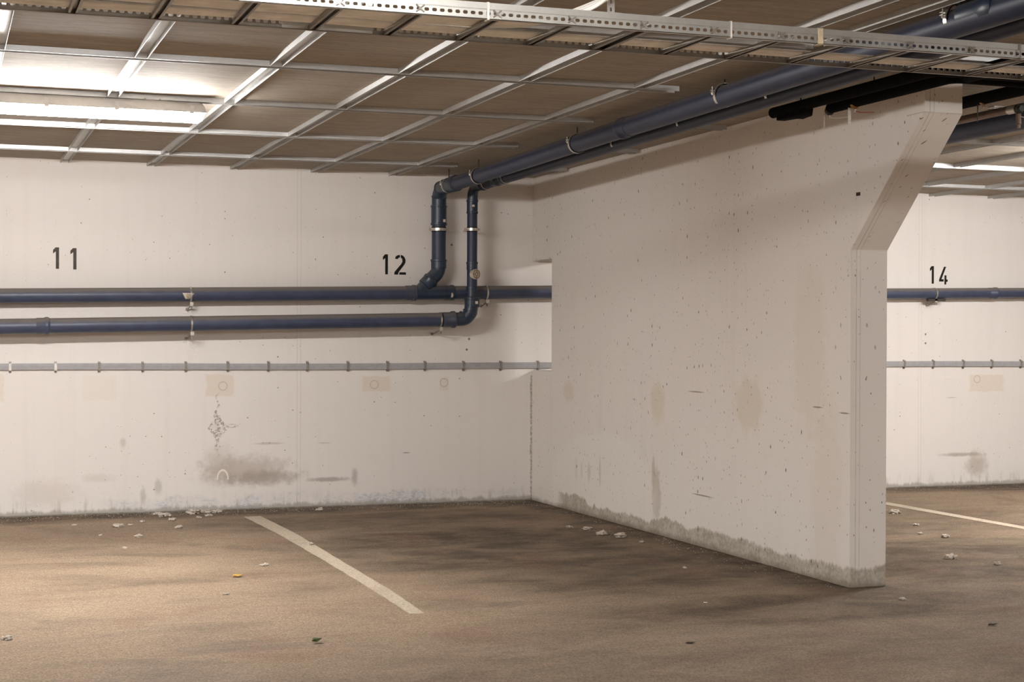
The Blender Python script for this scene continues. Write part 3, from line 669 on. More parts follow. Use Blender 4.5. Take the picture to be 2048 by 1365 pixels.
# ------------------------------------------------------------------ hangers of the overhead pipes
def hanger(x, y, zc, r, label, side=-1, dark=False):
    th = thing('pipe_hanger', (x, y, H), label, 'pipe hanger')
    build('band', MB().ring((x, y, zc), (0, 1, 0), r+0.0015, r+0.0045, 0.022, 48), 'steel', th, smooth=True)
    build('rubber_liner', MB().ring((x, y, zc), (0, 1, 0), r, r+0.002, 0.034, 48), 'black', th, smooth=True)
    z1 = zc+r
    mb = MB().tube([(x, y, z1), (x, y, H)], 0.0045, 8)
    build('rod', mb, 'dark', th)
    for s in (-1, 1):
        a = s*(r+0.010)
        mb = MB().box(x+a-0.009*(1 if s > 0 else 1), x+a+0.009, y-0.011, y+0.011, zc+0.010, zc+0.0135); mb.box(x+a-0.009, x+a+0.009, y-0.011, y+0.011, zc+0.020, zc+0.0235)
        mb.tube([(x+a+s*0.002, y, zc-0.002), (x+a+s*0.002, y, zc+0.040)], 0.003, 8); mb.tube([(x+a+s*.002, y, zc+0.001), (x+a+s*.002, y, zc+0.008)], 0.0065, 6)
        build('bolt', mb, 'steel', th, smooth=True)
for y, nm in [(-0.10, None), (-0.40, 'at the ceiling bend of the thick riser'), (-1.12, 'on the thick overhead pipe, second from the bend'), (-3.04, 'in the middle of the thick overhead pipe'),
              (-5.01, 'on the thick overhead pipe just behind the cable ladder'), (-6.96, 'on the thick overhead pipe in front of the cable ladder')]:
    if nm: hanger(3.72, y, ZB(y), RB, 'steel ring clamp with rod '+nm)
for y, nm in [(-0.54, 'nearest the thin riser'), (-0.99, 'beyond its double sockets'), (-3.06, 'near the middle of the bay'), (-4.0, 'beside the partition top'), (-5.03, 'close to the black pipe end')]:
    hanger(3.98, y, ZS(y), RR2, 'steel ring clamp on the thinner overhead pipe, '+nm)

# ------------------------------------------------------------------ wall brackets of the wall pipes
def wall_bracket(x, yc, zc, r, label, arm=0.0, split=True):
    th = thing('pipe_bracket', (x, 0, zc-r-0.05), label, 'pipe bracket')
    build('band', MB().ring((x, yc, zc), (1, 0, 0), r+0.0005, r+0.0045, 0.012, 48), 'steel', th, smooth=True)
    zb = zc-r
    mb = MB().box(x-0.006, x+0.020, yc-0.02, yc-0.016, zb-0.030, zb-0.002); mb.box(x-0.006, x+0.020, yc-0.02, yc+0.01, zb-0.033, zb-0.029); mb.box(x-0.006, x+0.020, yc-0.02, yc+0.01, zb-0.004, zb-0.001)
    build('u_bracket', mb, 'steel', th)
    mb = MB().box(x-0.034, x-0.004, -0.004, -0.0002, zb-0.088, zb-0.035)
    build('wall_plate', mb, 'clipw', th, bevel=0.004)
    mb = MB().tube([(x-0.012, -0.002, zb-0.055), (x-0.012, -0.030, zb-0.055)], 0.006, 10); mb.tube([(x-0.012, -0.018, zb-0.055), (x-0.012, -0.026, zb-0.055)], 0.012, 6)
    mb.tube([(x-0.004, -0.02, zb-0.055), (x+0.004, yc, zb-0.026)], 0.005, 8)
    mb.tube([(x+0.006, yc-0.006, zb-0.056), (x+0.006, yc-0.006, zb-0.030)], 0.0065, 6)
    build('bolt', mb, 'clip', th)
wall_bracket(1.782, YU, ZU(1.782), RU, 'steel bracket behind the torn paper on the upper wall pipe')
wall_bracket(1.775, YL, ZL(1.775), RL_, 'steel bracket on the lower wall pipe right under the papered one')
wall_bracket(3.715, YL, ZL(3.715), RL_, 'steel bracket at the right end of the lower wall pipe')
wall_bracket(4.125, YU, ZU(4.125), RU, 'steel bracket on the upper wall pipe right of the thin riser')
wall_bracket(8.335, YU, ZR(8.335), 0.0465, 'steel bracket on the wall pipe under number 14')
mb = MB().box(8.26, 8.44, -0.13, -0.10, ZR(8.335)-0.068, ZR(8.335)-0.048)
tag(build('support_rail', mb, 'dark', org=(8.34, -0.12, ZR(8.335)-0.06)), 'short dark rail under the pipe bracket below number 14', 'rail')
def riser_clamp(x, yc, z, r, label):
    th = thing('riser_clamp', (x, 0, z), label, 'pipe clamp')
    build('band', MB().ring((x, yc, z), (0, 0, 1), r+0.001, r+0.005, 0.022, 48), 'steel', th, smooth=True)
    build('rubber_liner', MB().ring((x, yc, z), (0, 0, 1), r, r+0.002, 0.034, 48), 'black', th, smooth=True)
    for s in (-1, 1):
        mb = MB().box(x+s*(r+0.013)-0.012, x+s*(r+0.013)+0.012, yc-0.010, yc-0.004, z-0.011, z+0.011); mb.tube([(x+s*(r+0.016), yc-0.02, z), (x+s*(r+0.016), yc+0.02, z)], 0.006, 8)
        build('lug', mb, 'steel', th)
    build('rod', MB().tube([(x, yc+r, z), (x, 0.0, z)], 0.005, 8), 'steel', th)
riser_clamp(XR1, YR1, 2.180, RB, 'steel clamp around the thicker vertical pipe')
riser_clamp(XR2, YR2, 2.180, RR2, 'steel clamp around the thinner vertical pipe')

# ------------------------------------------------------------------ flat grey conduit with clips
def conduit(x0, x1, label, sag):
    n = int((x1-x0)/0.08); mb = MB(); zs = []
    for i in range(n+1):
        x = x0+(x1-x0)*i/n; z = 1.1+0.003*math.sin(x*1.7)+sag(x)
        mb.v += [(x, -0.001, z-0.0235), (x, -0.022, z-0.0235), (x, -0.024, z-0.010), (x, -0.022, z-0.009), (x, -0.024, z+0.006), (x, -0.022, z+0.007), (x, -0.022, z+0.0235), (x, -0.001, z+0.0235)]
    for i in range(n):
        for j in range(8): mb.f.append((i*8+j, i*8+(j+1) % 8, (i+1)*8+(j+1) % 8, (i+1)*8+j))
    mb.f += [tuple(range(8)), tuple(range(n*8, n*8+8))]
    return tag(build('wall_conduit', mb, 'grey', org=((x0+x1)/2, 0, 1.1)), label, 'conduit')
conduit(-7.4, 6.0, 'flat grey cable conduit clipped along the back wall of bays 11 and 12', lambda x: 0.0)
conduit(6.0, 14.4, 'flat grey cable conduit clipped along the wall of bay 14', lambda x: 0.003)
def clip(mat):
    th = thing('conduit_clip', (0, 0, 1.1), 'x', 'clip')
    build('strap', MB().box(-0.009, 0.009, -0.0275, -0.0245, 1.1-0.03, 1.1+0.03), mat, th)
    mb = MB().box(-0.009, 0.009, -0.0275, -0.001, 1.1+0.0265, 1.1+0.030); mb.box(-0.008, 0.008, -0.012, -0.001, 1.1+0.030, 1.1+0.040)
    build('tab', mb, 'clip', th); mb = MB().box(-0.009, 0.009, -0.0275, -0.001, 1.1-0.030, 1.1-0.0265); mb.box(-0.008, 0.008, -0.012, -0.001, 1.1-0.042, 1.1-0.030)
    build('tab', mb, 'clip', th); build('screw', MB().tube([(0, -0.001, 1.1+0.036), (0, -0.015, 1.1+0.036)], 0.004, 8), 'steel', th)
    return th
cw = clip('clipw'); cg = clip('clip'); used = set()
ords = ['leftmost', 'second', 'third', 'fourth', 'fifth', 'sixth', 'seventh', 'eighth', 'ninth', 'tenth', 'eleventh', 'twelfth', 'thirteenth', 'last']
xs = [0.494, 0.814, 1.125, 1.442, 1.762, 2.079, 2.391, 2.696, 3.018, 3.338, 3.646, 3.969, 4.284, 4.608]
for i, x in enumerate(xs):
    src = cw if i < 2 else cg
    o = src if src not in used else copy_tree(src); used.add(src)
    o.location.x = x
    where = {0: 'pale clip on the grey conduit at the left edge of the picture', 1: 'pale clip on the grey conduit below number 11', 13: 'dull clip on the grey conduit at the foot of the partition notch'}.get(i,
            'dull clip on the grey conduit, %s from the left in bays 11 and 12' % ords[i])
    o['label'] = where; o['group'] = 'clips on the conduit of bays 11 and 12'
for i, x in enumerate([8.091, 8.394, 8.712, 9.019, 9.335]):
    o = copy_tree(cg); o.location.x = x; o.location.z += 0.003
    o['label'] = 'dull clip on the grey conduit of bay 14, %s from the partition' % ['first', 'second', 'third', 'fourth', 'fifth'][i]; o['group'] = 'clips on the conduit of bay 14'

# ------------------------------------------------------------------ stencilled numbers
def glyph(pieces, ox, oz, sx, sz, x, z):
    mb = MB()
    for pc in pieces: mb.prism([(x+(a-ox)*sx, z+(oz-b)*sz) for a, b in pc], 1, -0.0012, -0.0002)
    return mb
ONE = [[(0, 0), (23, 0), (23, 158), (-2, 158), (-20, 138), (-20, 112), (0, 128)]]
def one(x, z, k=1.0): return glyph([[(a, -b) for a, b in ONE[0]]], 0, 0, 0.001*k, 0.001, x, z)
TWO = [[(615, 252), (622, 225), (640, 208), (660, 200), (680, 198), (680, 233), (663, 238), (652, 256)],
       [(692, 198), (715, 203), (740, 225), (757, 262), (755, 300), (742, 328), (662, 438), (656, 470), (605, 470), (607, 440), (615, 425), (700, 320), (715, 290), (712, 258), (703, 242), (692, 236)],
       [(670, 470), (677, 436), (762, 436), (762, 470)]]
FOUR = [[(985, 262), (1080, 262), (870, 830), (970, 830), (970, 940), (760, 940), (765, 840)],
        [(1010, 650), (1095, 650), (1095, 835), (1150, 835), (1150, 945), (1090, 945), (1085, 1070), (1005, 1070)]]
th = thing('parking_number', (0.88, 0, 1.82), 'faded stencilled number 11 painted high on the wall at left', 'number')
build('digit', one(0.815, 1.823), 'paint11', th); build('digit', one(0.939, 1.820, 1.02), 'paint11', th)
th = thing('parking_number', (3.4, 0, 1.82), 'black stencilled number 12 painted on the wall left of the risers', 'number')
build('digit', one(3.321, 1.824, 0.95), 'paint', th); build('digit', glyph(TWO, 605, 470, 0.00061, 0.000575, 3.395, 1.823), 'paint', th)
th = thing('parking_number', (8.45, 0, 1.82), 'black stencilled number 14 painted on the wall beyond the partition', 'number')
build('digit', one(8.381, 1.824, 0.98), 'paint', th); build('digit', glyph(FOUR, 760, 1070, 0.0002324, 0.0001975, 8.458, 1.8185), 'paint', th)

# ------------------------------------------------------------------ floor lines
def strip(name, L, R, label, z=0.0022):
    mb = MB(); n = len(L)
    for a, b in zip(L, R): mb.v += [(a[0], a[1], z), (b[0], b[1], z), (a[0], a[1], 0.0002), (b[0], b[1], 0.0002)]
    for i in range(n-1):
        k = 4*i; mb.f += [(k, k+4, k+5, k+1), (k+2, k+3, k+7, k+6), (k, k+2, k+6, k+4), (k+1, k+5, k+7, k+3)]
    mb.f += [(0, 1, 3, 2), (4*n-4, 4*n-2, 4*n-1, 4*n-3)]
    return tag(build(name, mb, 'line', org=((L[0][0]+R[-1][0])/2, (L[0][1]+L[-1][1])/2, 0)), label, 'floor marking')
Ls, Rs = [(2.120, -0.495), (2.156, -1.6), (2.156, -2.75), (2.148, -4.08), (2.130, -4.853)], [(2.245, -0.485), (2.270, -1.6), (2.252, -2.75), (2.235, -4.08), (2.200, -4.862)]
def sub(P, k=8):
    o = []
    for a, b in zip(P, P[1:]): o += [(a[0]+(b[0]-a[0])*i/k, a[1]+(b[1]-a[1])*i/k) for i in range(k)]
    return o+[P[-1]]
strip('bay_line', [(x+rnd.uniform(-.003, .003), y) for x, y in sub(Ls)], [(x+rnd.uniform(-.003, .003), y) for x, y in sub(Rs)], 'worn white painted line between bays 11 and 12')
strip('bay_line', [(7.115, -0.5), (7.13, -1.137), (7.14, -2.87), (7.14, -4.9)], [(7.235, -0.5), (7.25, -1.137), (7.24, -2.87), (7.22, -4.9)], 'worn white painted line on the floor beyond the partition')

# ------------------------------------------------------------------ cable ladder
YF, YN, LZ0, LZ1, LX0, LX1 = -7.12, -7.50, 2.322, 2.370, -1.2, 6.2
P_ = 0.025
def rail_web(y, zc, zlo, zhi, hw, hh, x0, x1):
    mb = MB(); n = int(round((x1-x0)/P_))
    hx = [hw*0.5, hw*0.5*0.72, -hw*0.5*0.72, -hw*0.5]
    for i in range(n):
        cx = x0+(i+0.5)*P_; o = len(mb.v)
        a, b = hw/2, hh/2
        hole = [(a, b*0.45), (a*0.62, b), (-a*0.62, b), (-a, b*0.45), (-a, -b*0.45), (-a*0.62, -b), (a*0.62, -b), (a, -b*0.45)]
        xl, xr = cx-P_/2, cx+P_/2
        outer = [(xr, zhi), (xl, zhi), (xl, zlo), (xr, zlo)]
        mb.v += [(q[0]+cx, y, q[1]+zc) for q in hole] + [(q[0], y, q[1]) for q in outer]
        mb.f += [tuple(o+j for j in f) for f in [(8, 9, 2, 1), (9, 3, 2), (9, 10, 4, 3), (10, 5, 4), (10, 11, 6, 5), (11, 7, 6), (11, 8, 0, 7), (8, 1, 0)]]
    return mb
th = thing('cable_ladder', (2.5, (YF+YN)/2, LZ0), 'perforated galvanised cable ladder hung across the top of the view', 'cable ladder')
web = build('rail', rail_web(YN, LZ0+0.0165, LZ0, LZ0+0.029, 0.0150, 0.0105, LX0, LX1), 'rail', th, solid=0.0016, label='near perforated side rail')
mb = MB().box(LX0, LX1, YN-0.005, YN-0.003, LZ0+0.030, LZ1); mb.box(LX0, LX1, YN-0.003, YN+0.0006, LZ0+0.0285, LZ0+0.0300); mb.box(LX0, LX1, YN-0.005, YN+0.016, LZ1, LZ1+0.0016)
mb.box(LX0, LX1, YN-0.006, YN+0.012, LZ0-0.0016, LZ0); mb.box(LX0, LX1, YN-0.006, YN-0.0045, LZ0-0.0016, LZ0+0.004)
build('rail_flange', mb, 'rail', web)
web = build('rail', rail_web(YF, LZ0+0.020, LZ0, LZ0+0.036, 0.0155, 0.0125, LX0, LX1), 'rail_shade', th, solid=0.0016, label='far perforated side rail')
mb = MB().box(LX0, LX1, YF-0.0005, YF+0.0010, LZ0+0.036, LZ1); mb.box(LX0, LX1, YF-0.012, YF+0.001, LZ1, LZ1+0.0016); mb.box(LX0, LX1, YF-0.010, YF+0.0015, LZ0-0.0016, LZ0)
build('rail_flange', mb, 'rail_shade', web)
k = 0
rx = [1.892+0.2505*i for i in range(-11, 17)]
for X in rx:
    wide = abs(X-2.1425) < 0.01
    w_ = 0.030 if wide else 0.0155
    mb = MB(); mb.box(X-w_, X+w_, YN+0.001, YF-0.001, LZ0+0.0125, LZ0+0.0140); mb.box(X-w_, X-w_+0.0015, YN+0.001, YF-0.001, LZ0+0.001, LZ0+0.0125); mb.box(X+w_-0.0015, X+w_, YN+0.001, YF-0.001, LZ0+0.001, LZ0+0.0125)
    mb.box(X-w_+0.001, X-w_*0.45, YN+0.001, YF-0.001, LZ0+0.0005, LZ0+0.0018); mb.box(X+w_*0.45, X+w_-0.001, YN+0.001, YF-0.001, LZ0+0.0005, LZ0+0.0018)
    r_ = build('rung', mb, 'rail_shade', th)
    if -0.3 < X < 5.3:
        mb = MB()
        for s in (-1, 1):
            for q in (-1, 1): mb.tube([(X+0.002*s, YN-0.003, LZ0+0.0165+q*0.002), (X+s*0.013, YN-0.006, LZ0+0.0165+q*0.011)], 0.0026, 6)
        mb.tube([(X, YN-0.002, LZ0+0.0165), (X, YN-0.007, LZ0+0.0165)], 0.005, 8)
        build('rung_tab', mb, 'clip', r_)
mb = MB().box(1.06, 1.33, YN-0.0075, YN-0.0052, LZ0+0.002, LZ1-0.002)
for X in (1.10, 1.17, 1.235, 1.30): mb.tube([(X, YN-0.0075, LZ0+0.022), (X, YN-0.011, LZ0+0.022)], 0.006, 10)
for X in (1.23, 1.36): pass
# bolts of the joint in the near rail
mb = MB()
for X in (1.137, 1.233): mb.tube([(X, YN, LZ0+0.018), (X, YN-0.006, LZ0+0.018)], [0.0085, 0.0075], 14); mb.tube([(X, YN-0.006, LZ0+0.018), (X, YN-0.009, LZ0+0.018)], 0.004, 6)
build('joint_bolt', mb, 'steel', th)
mb = MB().box(1.04, 1.34, YF-0.004, YF-0.0015, LZ0+0.002, LZ1-0.006); build('joint_plate', mb, 'rail', th)
for X, mt, ww, lb in [(1.61, 'clipw', 0.004, 'pale cable tie around the near ladder rail, left of the ladder hanger'), (2.455, 'clipw', 0.003, 'thin pale cable tie around the near ladder rail, middle'),
                  (2.79, 'tape', 0.010, 'beige tape wrapped on the near ladder rail'), (3.595, 'clip', 0.003, 'grey cable tie on the near ladder rail at the right edge')]:
    mb = MB()
    for (ya, yb, za, zb) in [(YN-0.0085, YN-0.0068, LZ0-0.004, LZ1+0.004), (YN+0.018, YN+0.0195, LZ0-0.004, LZ1+0.004), (YN-0.0085, YN+0.0195, LZ1+0.0025, LZ1+0.004), (YN-0.0085, YN+0.0195, LZ0-0.005, LZ0-0.0025)]:
        mb.box(X-ww, X+ww, ya, yb, za, zb)
    tag(build('cable_tie', mb, mt, org=(X, YN, LZ0)), lb, 'cable tie')
for X, lb in [(2.045, 'perforated strip hanger joining the cable ladder to the ceiling'), (4.9, 'perforated strip hanger of the cable ladder at the far right')]:
    th = thing('ladder_hanger', (X, -7.31, LZ1), lb, 'hanger')
    mb = MB(); zz = LZ1+0.002
    rm = rail_web(0, 0, -0.0125, 0.0125, 0.013, 0.008, 0.0, 0.25)
    mb.add([(X+v[2], -7.46, LZ1+0.008+v[0]) for v in rm.v], rm.f)
    build('strip', mb, 'rail', th, solid=0.002)
    build('foot', MB().box(X-0.02, X+0.02, YN+0.002, -7.44, LZ1+0.0005, LZ1+0.004), 'rail', th)
# cables in the ladder
def cable(pts, r, lab=None):
    P = [Vector(q) for q in pts]; out = []
    for i in range(len(P)-1):
        p0, p1, p2, p3 = P[max(i-1, 0)], P[i], P[i+1], P[min(i+2, len(P)-1)]
        for k in range(5):
            f = k/5; out.append(0.5*((2*p1)+(-p0+p2)*f+(2*p0-5*p1+4*p2-p3)*f*f+(-p0+3*p1-3*p2+p3)*f**3))
    out.append(P[-1])
    o = build('cable', MB().tube(out, r, 8), 'cable', org=tuple(P[0]), smooth=True)
    if lab: tag(o, lab[0], 'cable', lab[1])
    return o
ct = LZ0+0.0142
for i in range(8):
    r = [0.0055, 0.007, 0.006][i % 3]; ph = 0.10*i; yb = -7.385+i*0.0165
    pts = [(x, yb+0.012*math.sin(x*3.1+ph)+0.006*math.sin(x*7+ph*2), ct+r+0.0006+ (0.006*(0.5+0.5*math.sin(x*2.3+ph)))) for x in [LX0+0.3*q for q in range(10)]]
    pts += [(1.80, yb-0.01, ct+r+0.012), (1.95, yb-0.07 if i < 9 else yb, ct+0.040+0.003*i), (2.02+0.01*i, -7.55-0.01*i, 2.43+0.004*i), (2.06+0.012*i, -7.80, 2.52), (2.08+0.012*i, -8.4, 2.575), (2.08+0.012*i, -9.4, 2.575)]
    cable(pts, r, ('cream cable on the ladder rungs that rises over the near rail', 'cream cables that leave the ladder'))
for i in range(5):
    r = [0.007, 0.0055, 0.0065, 0.005, 0.0075][i]; ph = i*0.12; yb = -7.225+i*0.0165
    cable([(x, yb+0.005*math.sin(x*1.9+ph)+(0.012*math.sin(x*4+ph) if x < 2 else 0), ct+r+0.0006) for x in [LX0+0.3*q for q in range(25)]], r,
          ('cream cable running the whole length of the ladder on its rungs', 'cream cables along the whole ladder'))

# ------------------------------------------------------------------ black insulated pipes by the partition
ZBK = 2.530
def black_pipe(pts, r, label, rr=0.05, collars=()):
    th = thing('insulated_pipe', pts[0], label, 'pipe')
    build('insulation', MB().tube(path(*pts, r=rr), r, 28), 'black', th, smooth=True)
    for c in collars: build('end_collar', MB().tube([c, tuple(Vector(c)+Vector((0, -0.03, 0)))], r*1.05, 24), 'black', th, smooth=True)
    return th
a_ = black_pipe([(4.20, -4.64, ZBK+0.004), (4.20, -6.12, ZBK+0.004), (9.0, -6.12, ZBK+0.004)], 0.0285, 'black insulated pipe with a rounded end, left of the partition top')
build('end_cap', MB().sphere((4.20, -4.645, ZBK+0.004), 0.0285, 1, 0.7, 1, 20, 12), 'black', a_, smooth=True)
mb = MB().prism([(-4.70, 2.485), (-4.86, 2.478), (-4.90, 2.470), (-4.99, 2.475), (-5.0, 2.515), (-4.70, 2.515)], 0, 4.185, 4.235); build('sagging_tape', mb, 'black', a_, bevel=0.004)
b_ = black_pipe([(4.375, -4.93, ZBK), (4.375, -6.00, ZBK), (9.0, -6.00, ZBK-0.004)], 0.0275, 'lower black insulated pipe nearest the partition, starting at a small valve')
black_pipe([(4.33, -9.2, ZBK-0.02), (4.33, -6.17, ZBK-0.02)], 0.034, 'black insulated pipe crossing under the cable ladder at upper right')
black_pipe([(4.98, -4.2, 2.549), (4.98, -5.955, 2.549)], 0.031, 'black insulated pipe right of the partition top, with a brass valve')
# hangers and rods of the black pipes
for x, y, lb in [(4.20, -4.93, 'thin dark rod holding the rounded end of the black pipe'), (4.20, -5.62, 'thin dark rod holding the black pipes behind the cable ladder')]:
    tag(build('hanger_rod', MB().tube([(x, y, ZBK+0.025), (x, y, H)], 0.004, 8), 'dark', org=(x, y, H)), lb, 'rod')
# valves
def valve(x, y, z, label, lever='red', tagmat='clipw', taglen=0.075, tagw=0.009, body='brass', ldir=(0.5, -1, 0)):
    th = thing('ball_valve', (x, y, z), label, 'valve')
    mb = MB().tube([(x, y+0.026, z), (x, y+0.012, z), (x, y+0.010, z), (x, y-0.010, z), (x, y-0.012, z), (x, y-0.026, z)], [0.016, 0.016, 0.024, 0.024, 0.016, 0.016], 12)
    mb.sphere((x, y, z-0.004), 0.0235, 1, 1, 1, 16, 10); build('body', mb, body, th, smooth=True)
    mb = MB().tube([(x, y, z-0.018), (x, y, z-0.040)], 0.007, 10); build('stem', mb, 'steel', th, smooth=True)
    d = Vector(ldir).normalized(); s = Vector((x, y, z-0.038)); n = d.cross(Vector((0, 0, 1))).normalized()*0.008
    mb = MB(); A, B, C = s, s+d*0.03+Vector((0, 0, -0.008)), s+d*0.095+Vector((0, 0, -0.006))
    for q in (A, B, C): mb.v += [tuple(q-n), tuple(q+n), tuple(q+n+Vector((0, 0, 0.003))), tuple(q-n+Vector((0, 0, 0.003)))]
    for i in range(2):
        for j in range(4): mb.f.append((i*4+j, i*4+(j+1) % 4, (i+1)*4+(j+1) % 4, (i+1)*4+j))
    mb.f += [(0, 1, 2, 3), (8, 9, 10, 11)]; build('lever', mb, lever, th)
    if taglen:
        yy = y+0.02; build('hanging_tag', MB().box(x-0.02-tagw, x-0.02+tagw, yy-0.001, yy+0.001, z-0.022-taglen, z-0.018), tagmat, th)
    return th
valve(4.375, -4.925, 2.520, 'small dark valve with a thin pale cord, starting the lower black pipe', 'clipw', 'clipw', 0.072, 0.0035, 'dark', (0.8, -1, 0))
valve(4.375, -5.17, 2.520, 'brass valve with red lever and pale strip tag, left of the partition top', 'red', 'clipw', 0.078, 0.0085, 'brass', (1, -.4, 0))
valve(4.98, -5.40, 2.540, 'brass valve with a pale and red lever on the black pipe right of the partition', 'clipw', 'dark', 0.085, 0.003, 'brass', (0.7, -1, 0))
th = valve(5.08, -5.55, 2.480, 'dark valve with a brown drain cock pointing down, at the end of the copper pipe', 'clipw', 'clip', 0, 0.003, 'dark', (0.7, -1, 0))
build('drain_cock', MB().tube([(5.08, -5.55, 2.455), (5.08, -5.55, 2.405), (5.08, -5.55, 2.403), (5.08, -5.55, 2.385)], [0.015, 0.015, 0.010, 0.009], 14), 'brown', th, smooth=True)
th = thing('copper_pipe', (5.08, -4.9, 2.482), 'dull brown metal pipe above the big blue pipe right of the partition', 'pipe')
build('pipe', MB().tube([(5.08, -2.5, 2.482), (5.08, -5.53, 2.482)], 0.0165, 20), 'brown', th, smooth=True)
build('end_fitting', MB().tube([(5.08, -5.47, 2.482), (5.08, -5.54, 2.482)], 0.0195, 14), 'steel', th, smooth=True)
th = thing('overhead_drain_pipe', (5.35, -2.0, 2.508), 'big blue pipe hung under the ceiling on the far side of the partition', 'pipe')
build('pipe', MB().tube([(5.35, -0.5, 2.497), (5.35, -5.78, 2.497)], 0.070, 44), 'pipeo', th, smooth=True)
build('socket', socket((5.35, -3.2, 2.497), (0, -1, 0), 0.070, 0.13), 'pipe2', th, smooth=True)
# small brown anchor block and rust pieces on the partition
tag(build('anchor_block', MB().box(XP0-0.004, XP0+0.001, -4.925, -4.890, 2.082, 2.100), 'bark', org=(XP0, -4.9, 2.09)), 'tiny square brown anchor hole cover on the partition below the haunch', 'anchor')

# ------------------------------------------------------------------ litter on the floor
def lint(x, y, s, label, seed, flat=0.62, el=1.1):
    rr = random.Random(seed); mb = MB()
    for k in range(5):
        a = rr.uniform(0, 2*PI); d = rr.uniform(0, 0.6)*s; r = s*rr.uniform(0.28, 0.5)
        mb.sphere((x+d*math.cos(a)*el, y+d*math.sin(a), r*flat*0.9), r, el, 1, flat, 16, 10, 1.1, seed+k)
    mb.v = [(a, b, max(c, 0.0003)) for a, b, c in mb.v]
    return tag(build('lint_clump', mb, 'lint', org=(x, y, 0), smooth=True), label, 'lint')
LL = [(1.18, -.852, .040, 'rounded white lint clump, leftmost of those near the wall in bay 11'), (1.375, -.60, .026, 'small pointed lint clump right of the leftmost rounded one'),
      (1.54, -.17, .036, 'long slanting lint clump against the wall foot in bay 11'), (1.575, -.30, .045, 'lint clump joined below the long slanting one'), (1.59, -.56, .034, 'lint clump in the middle of the scattered group'),
      (1.57, -1.03, .032, 'round lint clump nearest the viewer right of the wall group'), (1.80, -.15, .060, 'largest lint clump, against the wall left of the line end'),
      (1.885, -.13, .045, 'lint clump just right of the largest one'), (1.975, -.16, .045, 'oval lint clump, rightmost of the big ones at the wall'), (1.885, -.36, .028, 'lint clump in front of the big ones at the wall'),
      (1.80, -.47, .026, 'small lint clump below the largest one'), (1.25, -1.46, .034, 'white flat lint clump by itself in front of the wall group'), (2.752, -.22, .036, 'single lint clump at the wall just right of the bay line top'),
      (1.27, -.78, .022, 'faint lint clump between the leftmost clumps'), (1.02, -1.30, .014, 'tiny lint speck left of the lone flat clump'), (0.90, -.66, .02, 'tiny lint speck at far left near the wall'),
      (1.10, -2.0, .02, 'small pale lint piece on the floor below the lone flat clump'), (4.22, -2.02, .040, 'lint clump beside the partition foot'), (4.20, -2.30, .045, 'double lint clump in front of the partition foot'),
      (4.15, -1.86, .028, 'small lint clump nearest the corner by the partition'), (4.30, -2.75, .020, 'small lint clump further along the partition foot'), (4.28, -2.45, .05, 'longest lint clump beside the partition foot'),
      (1.776, -3.021, .026, 'faded pale lint spot in the open floor of bay 11'), (0.292, -4.913, .028, 'pale lint spot at the lower left edge of the picture'), (1.39, -4.0, .018, 'small pale lint dot in the open floor of bay 11, left of the yellow leaf'),
      (6.85, -1.79, .07, 'large ragged lint clump right behind the partition end'), (5.766, -4.033, .055, 'long ragged lint clump right of the partition end'), (5.86, -4.35, .045, 'slanting lint clump at the right edge of the floor'),
      (6.35, -3.15, .05, 'flat lint clump under the far white line'), (6.55, -2.5, .035, 'lint clump just under the far white line'), (6.2, -2.6, .035, 'broken lint clump between partition and far line'), (6.28, -2.95, .03, 'small lint clump right of the partition in its shadow'),
      (4.05, -3.9, .018, 'small pale scrap on the dark floor of bay 12'), (4.62, -5.25, .022, 'round pale lint ball at the corner of the partition foot'), (2.235, -2.20, .030, 'small lint ball lying on the white line between bays 11 and 12')]
for i, (x, y, s, lb) in enumerate(LL): lint(x, y, s*(0.78 if x > 5 else 1.0), lb, 11+i*7)
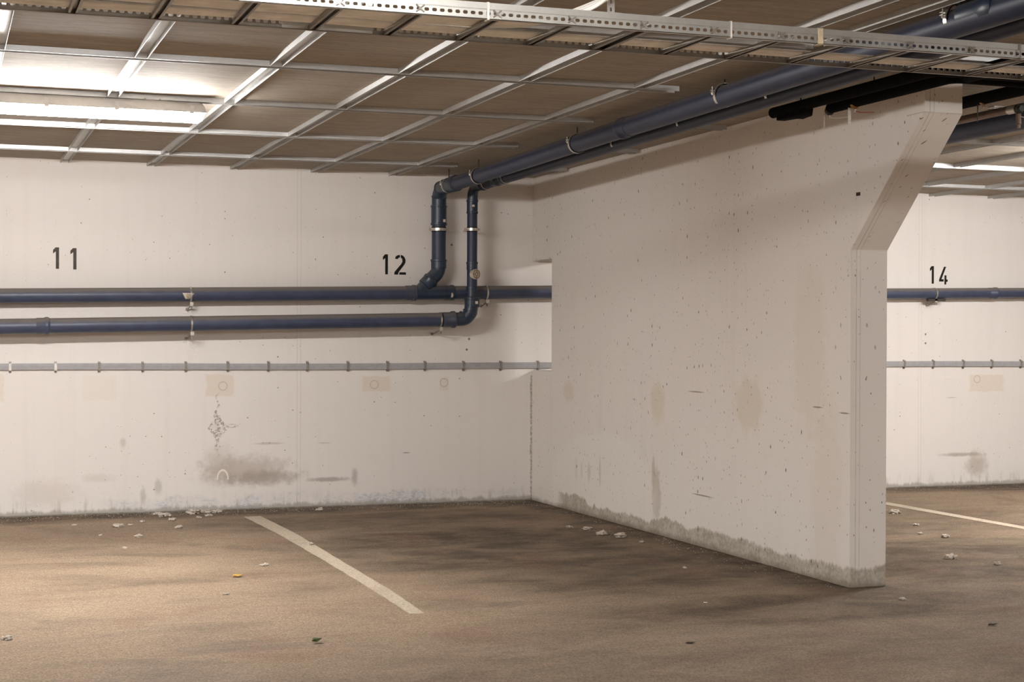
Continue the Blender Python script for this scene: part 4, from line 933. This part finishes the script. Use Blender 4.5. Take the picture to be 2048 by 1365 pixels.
def chip(name, x, y, pts, mat, label, cat, h=0.006):
    mb = MB(); n = len(pts)
    vs = [(x+a, y+b, 0.001+h*(0.4+0.6*abs(math.sin(i*2.1)))) for i, (a, b) in enumerate(pts)]
    mb.v = vs+[(q[0], q[1], q[2]-0.0008) for q in vs]; mb.f = [tuple(range(n)), tuple(range(2*n-1, n-1, -1))]+[(i, (i+1) % n, (i+1) % n+n, i+n) for i in range(n)]
    return tag(build(name, mb, mat, org=(x, y, 0)), label, cat)
lf = [(-.03, 0), (-.018, .018), (0, .024), (.022, .014), (.036, .002), (.02, -.012), (0, -.02), (-.018, -.014)]
chip('leaf', 1.556, -3.416, lf, 'leaf', 'small curled yellow leaf on the floor of bay 11', 'leaf', 0.014)
chip('leaf', 1.545, -5.422, [(a*.7, b*.9) for a, b in lf], 'leafg', 'small green leaf on the floor in the foreground', 'leaf', 0.022)
chip('bark_chip', 4.60, -6.012, [(a*.9, b*.5) for a, b in lf], 'bark', 'small dark chip on the floor at lower right', 'chip', 0.010)
chip('bark_chip', 3.08, -5.95, [(a*.8, b*.5) for a, b in lf], 'bark', 'small brown chip on the foreground floor left of the dark one', 'chip', 0.006)
chip('paper_scrap', 3.62, -5.02, [(a*.35, b*.6) for a, b in lf], 'clipw', 'tiny white scrap on the floor in front of bay 12', 'scrap', 0.004)
# grit along the foot of the walls
mb = MB(); g = random.Random(3)
for i in range(1500):
    if i < 1000: x = g.uniform(0.2, 4.5); y = -abs(g.gauss(0.01, 0.16))-0.008
    elif i < 1250: x = XP0-abs(g.gauss(0.0, 0.10))-0.012; y = g.uniform(-4.8, -0.1)
    else: x = g.uniform(7.3, 10); y = -abs(g.gauss(0.02, 0.2))-0.01
    s = g.uniform(0.0015, 0.0048); a = g.uniform(0, 6)
    vs = [(x+s*math.cos(a+q*2.1), y+s*math.sin(a+q*2.1), 0.0002) for q in range(3)]+[(x, y, s*0.9)]
    mb.add(vs, [(0, 1, 3), (1, 2, 3), (2, 0, 3), (0, 2, 1)])
tag(build('grit', mb, 'lint', org=(2.5, 0, 0)), 'pale crumbs and grit scattered along the foot of the walls', 'grit', None, 'stuff')
